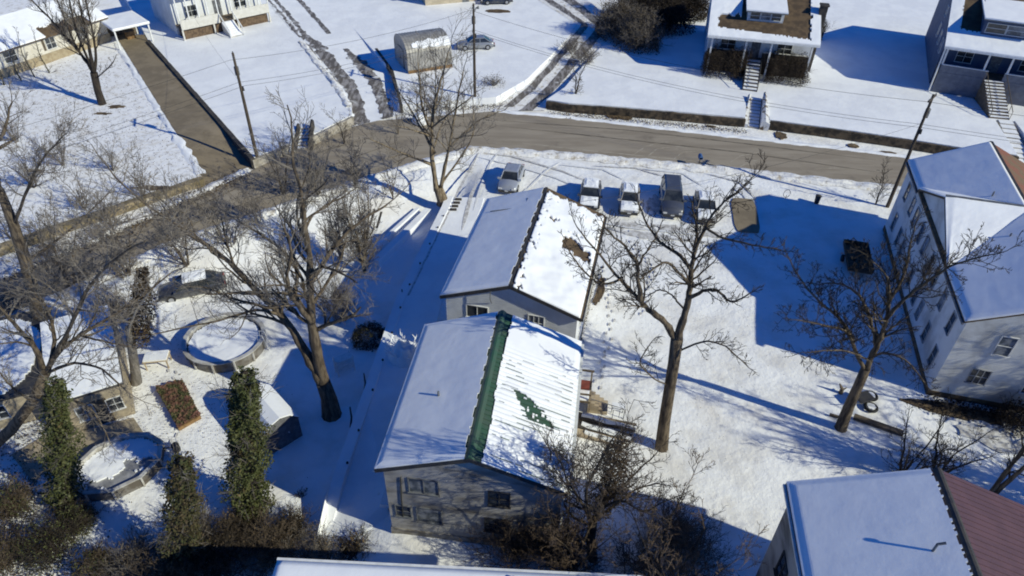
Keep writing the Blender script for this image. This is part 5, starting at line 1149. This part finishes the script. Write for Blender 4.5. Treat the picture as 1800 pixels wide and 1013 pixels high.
# K double trunk lower right
b = at(1738,872,0); y = b.y; t = Tree(45, .01)
for pts, dy in (([(1738,872),(1765,835),(1800,790),(1840,740)],[0,0,0,0]), ([(1748,870),(1785,835),(1830,790),(1860,760)],[0,-.3,-.5,-.7])):
    t.limb(VP(pts, y, dy), .15, .07, 2, 8, .6)
finish(t, 'bare_tree', 'double trunked tree leaning out at the right edge behind the red roof', b, BARK, TWIGD, GT)
for i, (X, Y, hh_, lab) in enumerate(((37.5,21.0,13.5,'tall bare tree beyond the right edge that shades the yard'),(33.0,11.5,12,'tall bare tree beyond the lower right corner that shades the yard'),(36.5,27.5,9.5,'bare tree just beyond the right edge in front of the apartment house'),(42,16,15,'tallest bare tree beyond the right edge'),(50.0,30.5,14,'tall bare tree east of the apartment house that shades its roof'),(56.0,36,13.5,'second tall bare tree east of the apartment house'))):
    small_tree(0,0,0,hh_,lab,160+i,BARK,TWIGD,3,.22,3,.22,at_=(X,Y,0),minr=.016)
# G grey trunk wrapped in dead foliage
def leaves(n, place, smin, smax, seed, tri=False):
    rnd = random.Random(seed); mb = MB()
    for i in range(n):
        p = place(rnd)
        if p is None: continue
        s = rnd.uniform(smin, smax); u = Vector((rnd.gauss(0,1),rnd.gauss(0,1),rnd.gauss(0,1))).normalized(); v = u.cross(Vector((rnd.gauss(0,1),rnd.gauss(0,1),rnd.gauss(0,1)))).normalized(); p = Vector(p)
        mb.add([p-u*s, p+v*s*.6, p+u*s, p-v*s*.6], [(0,1,2,3)])
    return mb
def column_leaves(pts, rad, n, seed, smin=.035, smax=.11, lump=.75):
    P_ = [Vector(p) for p in pts]
    def place(rnd):
        t = rnd.random()*(len(P_)-1); i = min(len(P_)-2, int(t)); f = t-i; c = P_[i].lerp(P_[i+1], f); r = rad[i]+(rad[i+1]-rad[i])*f
        a = rnd.random()*6.283; k = r*(1+lump*fb(math.cos(a)*1.2+seed, math.sin(a)*1.2, c.z*.9))*(rnd.random()**.35)
        if fb(math.cos(a)*2.2+seed, math.sin(a)*2.2, c.z*2.6) > .55: k *= .5
        return (c.x+k*math.cos(a), c.y+k*math.sin(a), c.z+rnd.gauss(0,.12))
    return leaves(n, place, smin, smax, seed)
def ivy_tree(name, label, base, top, r0, r1, n, m, bark, seed, mid=None, twn=0, group='vine covered trunks'):
    t = thing(name, label, 'tree', base, 0, group); off = Vector(base); ax = [Vector((0,0,-.3)), (mid or base.lerp(top,.5))-off, top-off]
    MB().tube(ax, [r0*.45,r0*.35,r1*.3], 8).build('trunk', bark, t, smooth=True)
    ax[0] = Vector((0,0,.0)); column_leaves(ax, [r0,(r0+r1)*.58,r1], n, seed).build('foliage', m, t)
    if twn:
        tr = Tree(seed, .011)
        for k in range(twn):
            f = tr.r.random(); p = Vector((0,0,0)).lerp(ax[2], f); a = tr.r.random()*6.28; tr.grow(p, Vector((math.cos(a),math.sin(a),.4)).normalized(), r0*1.5, .02, 1)
        tr.tw.v += []; 
        if tr.tw.v: tr.tw.build('twigs', TWIG, t)
    return t
b = at(440,905,LOW); tp = V(430,655,b.y); o = ivy_tree('ivy_tree', 'tall green ivy covered column rising beside the garden shed', b, tp, 1.15, .5, 15000, IVY, BARKD, 61, None, 60)
q = V(413,690,b.y+.4)-b; column_leaves([q*.45, q*.75, q], [.5,.42,.3], 3500, 66).build('foliage', IVY, o)
b = at(112,885,LOW); tp = V(97,672,b.y); ivy_tree('ivy_tree', 'green ivy covered trunk left of the octagonal pool', b, tp, .95, .4, 10000, IVY, BARKD, 62, None, 60)
b = at(322,1000,LOW); tp = V(318,808,b.y); ivy_tree('ivy_tree', 'brown leafy column of vines at the bottom between the two pools', b, tp, 1.0, .5, 8000, mat('brown_ivy', (.07,.05,.025), .8, (.05,.055,.02), 2), BARKD, 63, None, 60)
b = at(240,672,LOW); y = b.y; t = thing('vine_wrapped_tree', 'pale grey stump trunk topped with a tall mass of dead brown vines', 'tree', b, 0, 'vine covered trunks')
MB().tube([(0,0,-.3),(0,0,0)]+[tuple(V(*q,y)-b) for q in ((236,640),(230,600),(226,575))], [.5,.36,.3,.27,.2], 10).build('trunk', BARKG, t, smooth=True)
MB().tube([tuple(V(*q,y-.5)-b) for q in ((226,600),(228,575),(240,545),(262,515),(282,488))], [.08,.07,.06,.05,.03], 6).build('limb', mat('bleached_branch', (.38,.33,.26), .9), t, smooth=True)
column_leaves([tuple(V(*q,y+.4)-b) for q in ((245,600),(248,540),(250,475))], [.75,.8,.35], 7000, 64, .03, .09, .5).build('foliage', BROWNL, t)
# shrubs: twiggy mounds
def shrub(px, py, z, w_, h, label, seed, n=26, twm=TWIG, leafm=None, nl=0, group=None, depth=2, name='bare_shrub', r=.02, minr=.010, ls=(.03,.08), at_=None, dys=1.0, rz=0, box=False):
    b = at(px, py, z) if at_ is None else Vector(at_); t = Tree(seed, minr, up=.1); rr = t.r
    for k in range(n):
        a = rr.random()*6.283; q = rr.random()**.5; d = Vector((math.cos(a)*q*w_/h*.7, math.sin(a)*q*w_/h*.7, 1)).normalized()
        t.grow(b+Vector((rr.gauss(0,.12)*w_, rr.gauss(0,.12)*w_, -.1)), d, h*rr.uniform(.55,.95), r, depth)
    o = thing(name, label, 'shrub', b, 0, group)
    for mb in (t.wood, t.tw): mb.v = [(x-b.x, y_-b.y, z_-b.z) for x, y_, z_ in mb.v]
    t.tw.v and t.tw.build('twigs', twm, o)
    if t.wood.v: t.wood.build('stems', BARKD, o)
    if nl:
        def place(rnd):
            a = rnd.random()*6.283; el = math.asin(rnd.random()); rr_ = (.55+.45*rnd.random()**.5)*(1+.3*fb(math.cos(a)*1.5+seed, math.sin(a)*1.5, el*2))
            ce, se, ca, sa = math.cos(el), math.sin(el), math.cos(a), math.sin(a)
            if box: ce = ce**.45; se = se**.8; ca = math.copysign(abs(ca)**.6, ca); sa = math.copysign(abs(sa)**.6, sa)
            return (w_*.5*rr_*ca*ce, w_*.5*rr_*sa*ce, h*rr_*se)
        leaves(nl, place, ls[0], ls[1], seed).build('foliage', leafm, o)
    o.scale = (1, dys, 1); o.rotation_euler = (0,0,rz)
    return o
mat('brush_twig', (.12,.09,.062), .9, (.07,.052,.036), 1.5)
GB = 'brown brush along the bottom edge'
for i, (px, py, w_, h, lab) in enumerate(((245,1000,3.0,2.2,'brown brush mound just left of the bottom vine column'),(390,1000,3.4,2.7,'brown brush mound right of the bottom vine column'),(475,985,3.4,2.5,'brown brush mound below the ivy column'),(560,990,3.0,2.1,'brown brush mound near the left end of the bottom roof'),
        (625,975,2.2,1.5,'small brown brush touching the snow above the bottom roof'),(430,940,2.8,2.0,'brown brush wrapping the foot of the ivy column'),(345,945,2.6,1.9,'brown brush right of the octagonal pool'),(515,935,2.6,1.6,'thin brown brush in the shaded snow near the wall foot'),(310,1030,3.0,2.6,'dark brush cut by the bottom edge under the vine column'))):
    shrub(px, py, LOW, w_, h, lab, 80+i, 100, (TWIG, TWIGD, MATS['brush_twig'])[i % 3], BROWNL, 350, GB)
GI = 'ivy mounds in the bottom left corner'
for i, (px, py, w_, h, lab) in enumerate(((25,900,3.0,2.2,'green ivy mound at the left edge below the patio house'),(95,975,3.4,2.5,'green ivy mound in the bottom left corner, in front'),(0,1000,3.4,2.6,'dark ivy mound filling the very bottom left corner'),(140,925,2.2,1.7,'ivy mound touching the snow by the octagonal pool'),(175,1010,2.4,1.8,'brownish ivy mound on the bottom edge beside the blue shade'))):
    shrub(px, py, LOW, w_, h, lab, 95+i, 90, (MATS['brush_twig'], TWIGD)[i % 2], (IVY, IVY, MATS['brown_ivy'], IVY, MATS['brown_ivy'])[i], 1300, GI, name='ivy_mound', ls=(.03,.08))
for i, (px, py, w_, h, lab) in enumerate(((150,610,3.6,2.8,'brown tangle of vines behind the tan house'),(70,640,3.4,2.6,'brown tangle of vines between the tan house and the patio house'),(205,560,3.0,2.6,'brown tangle of stems left of the pale grey stump trunk'),(40,560,3.4,2.8,'brown tangle of stems at the left edge below the street'),(300,440,2.6,2.2,'grey brown thicket on the street edge above the dark car'),(190,430,3.0,2.2,'grey brown thicket below the left street'),(100,470,3.0,2.4,'grey brown thicket at the far left below the street'))):
    shrub(px, py, LOW*.9, w_, h, lab, 150+i, 46, TWIG if i < 4 else TWIGG, BROWNL, 250, 'brown tangles below the left street')
# J tangled tree bottom centre
b = at(1042,985,-.2); y = b.y; t = Tree(70, .011); t.dens = 1.7
t.wood.tube([b+Vector((0,0,-.4)), b, V(1038,950,y), V(1042,920,y)], [.36,.28,.24,.22], 9)
for pts, dy, r, k in (([(1042,922),(1060,880),(1075,830),(1085,780)],[0,0,.3,.5],.13,12), ([(1040,922),(1020,880),(1000,850),(985,810)],[0,-.3,-.6,-1],.1,11), ([(1045,915),(1080,890),(1120,860),(1160,850)],[0,.5,1,1.4],.09,11), ([(1042,925),(1030,870),(1050,820),(1075,775)],[0,-.8,-1.3,-1.6],.1,11),
                      ([(1045,900),(1090,880),(1130,900),(1170,880)],[0,-.8,-1.2,-1.6],.07,9), ([(1035,900),(990,880),(960,870)],[0,.6,1],.07,9), ([(1042,925),(1060,890),(1110,840),(1150,800)],[0,1,1.8,2.4],.09,10), ([(1040,925),(1000,900),(975,840),(965,790)],[0,1,1.4,1.6],.09,10)):
    t.limb(VP(pts, y, dy), r, .03, 3, k, .8)
o = finish(t, 'bare_tree', 'dense tangled dark tree at the bottom centre beside the green roofed house', b, BARKD, mat('vine_twig', (.095,.07,.05), .9, (.05,.038,.028), 1.5), GT)
column_leaves([tuple(V(*q,y+.3)-b) for q in ((1050,900),(1078,840),(1088,775))], [.7,.75,.35], 4500, 71, .03, .08, .7).build('vines', mat('dry_vine', (.05,.035,.022), .9, (.08,.055,.03), 2), o)
shrub(1215,985,-.1,3.6,2.6,'brown twiggy bush right of the tangled tree at the bottom',72,70,TWIG,BROWNL,300)
shrub(1180,945,-.1,2.8,2.6,'rusty twigged bush rising right of the tangled tree',73,60,mat('rusty_twig', (.15,.105,.07), .9, (.09,.065,.045), 2),None,0)
shrub(1120,1000,-.1,3.2,2.4,'dark twiggy bush at the foot of the tangled tree',74,34,TWIGD,None,0)
tall = ((7.6,17.0,7.5,'brown crowned bare tree rooted below the bottom edge, right of the tangled tree',140),(3.2,18.6,6.5,'bare brushy tree rising against the right end of the dappled gable wall',141))
for X, Y, hh_, lab, sd_ in tall:
    small_tree(0,0,0,hh_,lab,sd_,BARKD,MATS['rusty_twig'],5,.32,3,.08,at_=(X,Y,-.3))
shrub(905,990,-.6,2.6,3.6,'thin brown bush in front of the dappled gable wall',75,50,mat('rusty_twig', (.13,.085,.05)),BROWNL,250)
shrub(975,990,-.6,2.6,4.2,'tall brown bush at the right corner of the dappled gable wall',76,56,MATS['rusty_twig'],None,0)
# shaded yard shrubs
shrub(650,596,LOW,2.8,1.0,'low black evergreen bush in the blue shade of the yard',77,14,TWIGD,DKLEAF,3500,r=.02)
def vine_ball():
    shrub(598,560,LOW,2.6,3.6,'pale grey ball of bare vines in the shaded yard',78,46,TWIGG,None,0,depth=2)
vine_ball()
shrub(530,870,LOW,1.0,.6,'little dark heap of sticks in the shaded snow by the long wall',79,16,TWIGD,None,0)
# brown bushes across the street
GF = 'dark brown bushes in front of the bungalow'
for k, (lx, side) in enumerate(((2.15,'left'),(9.2,'right'))):
    q = loc(b1, lx, .35)
    shrub(0,0,T,5.2,3.3,'dark brown clipped bush '+side+' of the bungalow stairs',110+k,30,TWIGD,mat('dark_brown_leaf', (.028,.019,.012), .85, (.045,.03,.019), 2),15000,GF,at_=(q[0],q[1],T),dys=.62,rz=R_(-11.7),box=True)
GC = 'tall brown bushes at the lane corner'
for i, (px, py, w_, h, lab) in enumerate(((1085,62,6.2,4.6,'big brown leafy bush at the left end of the corner thicket'),(1125,82,6.4,4.4,'big brown leafy bush in the middle of the corner thicket'),(1165,50,7.0,4.6,'big dark bush at the right end of the corner thicket'),(1120,28,6.5,5.0,'big brown bush at the back of the corner thicket'),(1205,28,6.5,4.2,'dark bush nearest the bungalow in the corner thicket'))):
    shrub(px, py, T, w_, h, lab, 115+i, 80, TWIG if i < 2 else TWIGD, (mat('thicket_leaf', (.055,.042,.03), .9, (.085,.066,.047), .8) if i < 2 else mat('shaded_thicket_leaf', (.022,.016,.011), .9, (.04,.029,.02), .8)), (4500 if i < 2 else 9000), GC, r=.04, minr=.014, ls=(.06,.14))  # darker leaf copy paints shade onto the right-hand bushes
shrub(1030,110,T,3.4,2.2,'grey twiggy bush over the side street left of the thicket',120,40,TWIGG,None,0,minr=.013)
shrub(1005,92,T,3.0,2.0,'second grey twiggy bush over the side street, farther up the lane',121,34,TWIG,None,0,minr=.013)
shrub(868,150,.9,3.0,1.3,'brown twiggy bush right of the street lamp pole',122,30,TWIG,BROWNL,300,minr=.012)
shrub(760,190,.3,3.2,1.4,'brown twiggy bush on the bank behind the tan multi-stemmed tree',123,30,TWIG,BROWNL,500,minr=.012)
shrub(1440,70,T,.8,3.0,'narrow dark bush beside the dark trunk block of the bungalow',124,16,TWIGD,MATS['dark_brown_leaf'],900)
shrub(1775,745,0,2.2,1.9,'dark brown bush against the front of the apartment house',125,30,TWIGD,MATS['dark_brown_leaf'],1800)
shrub(1600,520,0,1.4,1.5,'dark climbing bush at the foot of the apartment side wall',126,20,TWIGD,MATS['dark_brown_leaf'],600)
shrub(1580,450,0,1.2,1.4,'dark bush at the far corner of the apartment side wall',127,20,TWIGD,MATS['dark_brown_leaf'],600)
# leaf litter along the left street edge and lane
def litter(name, pl, w_, n, z, m, seed, s=(.04,.10)):
    p = resample([tuple(q) for q in pl], 60)
    def place(rnd):
        i = rnd.randrange(60); return (p[i][0]+rnd.gauss(0,w_), p[i][1]+rnd.gauss(0,w_), z+rnd.random()*.05)
    tag(leaves(n, place, s[0], s[1], seed).build(name, m), 'fallen leaves and dead stalks', 'leaf litter', kind='stuff')
litter('leaf_litter', [(-38,41.5),(-32.6,47.6),(-25.2,57.6)], .7, 3500, .08, BROWNL, 1)
litter('leaf_litter', [(-11.5,72.2),(-2,73.5)], .5, 1200, .1, BROWNL, 3)
litter('leaf_litter', [(4,72.0),(24,68.7)], .35, 1400, .06, BROWNL, 4)
litter('leaf_litter', [(-26,31),(-23,29),(-24.5,23)], 1.2, 900, LOW+.02, BROWNL, 5, (.02,.05))
litter('leaf_litter', [(-25,40),(-21,33),(-18,27)], 2.2, 2200, LOW+.02, BROWNL, 7, (.02,.05))
litter('leaf_litter', [(-52,80),(-40,60),(-33,58)], 4, 3500, TL+.01, BROWNL, 8, (.025,.07))
litter('leaf_litter', [(10,52),(14,40),(12,30)], 4, 1500, .03, BROWNL, 9, (.015,.04))
litter('leaf_litter', [(6.1,43),(5.2,38.5),(4.3,34.5)], .18, 1500, .05, BROWNL, 10, (.03,.07))
litter('leaf_litter', [(-31,30),(-28,25),(-27,19),(-20,17.5)], 1.6, 5000, LOW+.02, BROWNL, 11, (.03,.09))
litter('leaf_litter', [(27,31),(33,30)], .5, 1800, .03, MATS['dark_brown_leaf'], 6)
# ------------------------------------------------------------------ clutter
def plank(label, a, b, w_, h, m, z=0, name='plank', group=None):
    a = Vector(a); b = Vector(b); d = (b-a); L = d.length; o = MB().box(0,L,-w_/2,w_/2,0,h*.7).add([(0,-w_/2+.02,h*.7+.001),(L,-w_/2+.02,h*.7+.001),(L,w_/2-.02,h),(0,w_/2-.02,h)],[(0,1,2,3)]).build(name, m)
    o.location = (a.x,a.y,z); o.rotation_euler = (0,0,math.atan2(d.y,d.x)); return tag(o, label, 'plank', group)
plank('long dark beam lying in the snow right of the spreading tree', at(1500,735), at(1586,765), .3, .3, WOOD)
plank('short dark plank lying left of the spreading tree trunk', at(1458,730), at(1475,735), .15, .15, WOOD)
for i, (a, b_, lab) in enumerate((((1000,728),(1118,752),'uppermost long board of the lumber pile by the green roofed house'),((1000,742),(1110,770),'middle dark board of the lumber pile by the green roofed house'),((1005,756),(1095,778),'lowest short board of the lumber pile by the green roofed house'))):
    plank(lab, at(*a,.2), at(*b_,.2), .45, .35-.05*i, (WOOD, DARKW, TANW)[i], .0)
    a_, c_ = at(*a,.35), at(*b_,.35); 
    bank('snow_cap', [(a_.x+.8,a_.y+.0),(c_.x,c_.y)], .3, .08, SNOW, .33-.05*i, i)
# back stoop with the red panel
def stoop():
    p = at(1010,722,0); t = thing('back_stoop', 'small wooden back stoop with a faded red panel beside the green roofed house', 'stoop', (p.x-.6,p.y,0), R_(-8))
    MB().box(0,1.5,0,1.8,.9,1.05).build('deck', WOOD, t); smooth_(patch(8,8, lambda u, v: (.05+1.4*u,.05+.8*v,1.05), lambda u, v: .12, None).build('snow_cover', SNOW, t))
    for x in (.06,1.42):
        for y in (.06,1.72): MB().box(x-.05,x+.05,y-.05,y+.05,-.2,2.0).build('post', TANW, t)
    MB().box(.1,1.35,.95,1.0,1.1,1.85).build('panel', REDP, t); MB().box(-.05,1.55,1.66,1.76,1.95,2.05).build('rail', WOOD, t); MB().box(.0,1.5,-.02,.06,1.6,1.7).build('rail', WOOD, t)
    for k in range(4): MB().box(1.5+.28*k,1.5+.28*(k+1),.1,1.1,-.1,.85-.22*k).build('step', TANW, t)
    p2 = at(1035,720,0)
    f = thing('hand_rail', 'thin metal handrail in the snow right of the back stoop', 'railing', (p2.x,p2.y,0), R_(-10))
    MB().tube([(0,0,1.0),(1.9,-.2,.8)], .025, 6).build('rail', TRIMG, f)
    for x in (0,.95,1.9): MB().tube([(x,-.1*x,-.2),(x,-.1*x,1.0-.1*x)], .02, 6).build('post', TRIMG, f)
stoop()
p = at(1086,735,0); t = thing('metal_frame', 'small square metal frame standing in the snow behind the lumber', 'frame', (p.x,p.y,0), 0)
MB().tube([(-.35,0,-.1),(-.35,0,.75),(.35,0,.75),(.35,0,-.1)], .03, 6).build('hoop', TRIMG, t); MB().tube([(-.35,.5,-.1),(-.35,.5,.75),(.35,.5,.75),(.35,.5,-.1)], .03, 6).build('hoop', TRIMG, t); MB().box(-.4,.4,-.05,.55,.75,.82).build('top', SNOW, t)
# sledge / cart with tyres under the spreading tree
def tyre(label, px, py, r, z=0, tilt=0):
    p = at(px, py, z); mb = MB(); n, m = 24, 8
    for i in range(n):
        a = 2*math.pi*i/n
        for k in range(m): c = 2*math.pi*k/m; rr = r+.09*math.cos(c); mb.v.append((rr*math.cos(a), rr*math.sin(a), .1+.09*math.sin(c)))
    for i in range(n):
        for k in range(m): mb.f.append((i*m+k, ((i+1)%n)*m+k, ((i+1)%n)*m+(k+1)%m, i*m+(k+1)%m))
    o = mb.build('old_tyre', RUB, smooth=True); o.location = (p.x,p.y,z); o.rotation_euler = (tilt,0,0); return tag(o, label, 'tyre', 'old tyres under the spreading tree')
tyre('old tyre holding a cap of snow right of the spreading tree, upper one', 1530,698,.36); tyre('old tyre holding a cap of snow right of the spreading tree, lower one', 1530,718,.36); 
for i, (px, py) in enumerate(((1530,697),(1530,717))):
    p = at(px, py, 0); blob('snow_cap', p.x, p.y, .26, .26, .16, SNOW, 0, i, .2)
p = at(1512,708,0); t = thing('wheelbarrow', 'dark garden cart behind the spreading tree trunk beside the tyres', 'cart', (p.x+.1,p.y,0), R_(20))
MB().hexa([(-.35,-.25,.25),(.35,-.25,.25),(.35,.25,.25),(-.35,.25,.25)],[(-.5,-.38,.6),(.5,-.38,.6),(.5,.38,.6),(-.5,.38,.6)]).build('tray', TRIMD, t); MB().tube([(.55,-.06,.2),(.55,.06,.2)], .2, 12).build('wheel', RUB, t)
for s in (-1,1): MB().tube([(.5,s*.1,.2),(-.4,s*.3,.35),(-1.1,s*.32,.7)], .025, 6).build('handle', TRIMG, t)
p = at(1478,690,0); t = thing('stump', 'broken brown stump poking from the snow left of the garden cart', 'stump', (p.x,p.y,0)); MB().tube([(0,0,-.2),(0,0,.3),(-.25,.1,.7)], [.16,.12,.04], 7).build('snag', BARK, t); MB().tube([(0,0,.2),(.3,.1,.35)], [.08,.03], 6).build('branch', BARK, t)
# snowy debris heap on the shaded drive
p = at(712,628,.0)
t = thing('snow_covered_heap', 'sunlit heap of snow covered branches against the left wall of the green roofed house', 'heap', (p.x,p.y,0), R_(-8))
smooth_(patch(26,26, lambda u, v: ((u-.5)*2.3,(v-.5)*2.0,0), lambda u, v: max(.01, 1.25*(1-((u-.5)*2)**2-((v-.5)*2)**2)*(1+.5*fb(u*4,v*4))), lambda u, v: (u-.5)**2+(v-.5)**2 < .24).build('snow_mound', SNOW, t))
tr = Tree(5, .03, up=.2)
for k in range(9): a = k*.75; tr.grow(Vector((math.cos(a)*.5,math.sin(a)*.5,.3)), Vector((math.cos(a)-.5,math.sin(a)*.6,.6)).normalized(), 1.2, .05, 1)
tr.tw.v += []; 
b_ = MB(); b_.v = tr.tw.v; b_.f = tr.tw.f; b_.build('branches', SNOW, t)
if tr.wood.v: tr.wood.build('stems', SNOW, t)
# shelf-like junk beside the big forked tree
p = at(607,652,LOW); t = thing('garden_rack', 'white garden rack of shelves beside the trunk of the big forked tree', 'rack', (p.x,p.y,LOW), R_(35))
for z in (.3,.75,1.2): MB().box(-.6,.6,-.3,.3,z,z+.06).build('shelf', TRIM, t)
for x in (-.57,.57):
    for yy in (-.27,.27): MB().box(x-.03,x+.03,yy-.03,yy+.03,-.1,1.4).build('leg', TRIM, t)
for i, (px, py, lab) in enumerate(((650,395,'dark leaning board by the slim tree at the edge of the sunlit snow'),(662,400,'second dark leaning board by the slim tree'))):
    p = at(px, py, LOW*.7); o = MB().hexa([(-.1,0,0),(.1,0,0),(.1,.05,0),(-.1,.05,0)],[(-.1+.5,.3,1.5),(.1+.5,.3,1.5),(.1+.5,.35,1.5),(-.1+.5,.35,1.5)]).build('board', DARKW); o.location = (p.x,p.y,LOW*.7-.1); tag(o, lab, 'board')
for i, (px, py, lab) in enumerate(((706,540,'dark stick leaning on the long wall in the shade, upper one'),(640,690,'dark stick leaning on the long wall in the shade, middle one'),(616,750,'dark stick leaning on the long wall in the shade, lowest one'))):
    p = at(px, py, LOW); tag(MB().tube([(p.x,p.y,LOW-.1),(p.x+.15,p.y+.1,LOW+.8),(p.x+.1,p.y+.3,LOW+1.5)], [.07,.06,.04], 6).build('fence_stake', DARKW), lab, 'stake')
p = at(1435,357,0); t = thing('trash_bin', 'small dark bin on the snow at the edge of the blue shade by the street', 'bin', (p.x,p.y,0)); MB().lathe([(.2,0),(.25,.7)],0,0,14).build('body', TRIMD, t); MB().lathe([(.27,.7),(.27,.76),(.001,.85)],0,0,14).build('lid', TRIMD, t)
p = at(1381,348,0); t = thing('shopping_cart', 'thin wire hoop frame left of the small dark bin by the street', 'frame', (p.x,p.y,0)); MB().tube([(0.3*math.cos(a*.5),0,.45+.4*math.sin(a*.5)) for a in range(13)], .025, 6).build('hoop', TRIMD, t); MB().tube([(0,0,-.1),(0,0,.3)], .025, 6).build('stem', TRIMD, t)
p = at(1228,293,0); t = thing('mailbox', 'blue covered box at the kerb above the dark pickup', 'mailbox', (p.x,p.y,0)); MB().tube([(0,0,-.1),(0,0,.9)], .05, 8).build('post', POLEM, t)
MB().box(-.18,.18,-.3,.3,.9,1.1).tube([(0,-.3,1.1),(0,.3,1.1)], .18, 12).build('box', mat('blue_paint', (.05,.12,.28), .5), t)
p = at(700,213,T); t = thing('snow_covered_boulder', 'round snow covered boulder at the corner of the lane and the street', 'boulder', (p.x+.6,p.y+1.0,0)); smooth_(MB().lathe([(.75,-.1),(.85,.35),(.7,.8),(.4,1.08),(.001,1.15)],0,0,18).build('rock', SNOW, t)); 
p = at(705,220,0); t.location = (*at(738,212,.3)[:2],0); smooth_(MB().lathe([(.7,-.1),(.82,.3),(.78,.5)],0,0,18).build('base', STONE, t))
p = at(1760,235,T)
# curved hose-like rails on the slope beside the long stairs
pts = pxl([(1688,160),(1705,168),(1722,182),(1735,195)], T)
for k in range(2):
    tag(MB().tube([(x+.35*k, y+.45*k, T+.06) for x, y in resample(pts, 12)], .05, 6).build('curved_edging', DARKW), ('lower' if k == 0 else 'upper')+' curved dark edging in the snow in front of the blue bungalow', 'edging')
p = at(262,640,LOW); t = thing('snowy_table', 'snow topped garden table with a black shaded side near the grey stump trunk', 'table', (p.x+.7,p.y,LOW), R_(10)); MB().box(-.8,.8,-.5,.5,.65,.72).build('top', TANW, t); MB().box(-.75,.75,-.45,.45,.72,.84).build('snow_cover', SNOW, t)
for x in (-.7,.7):
    for yy in (-.42,.42): MB().box(x-.04,x+.04,yy-.04,yy+.04,-.1,.65).build('leg', TANW, t)
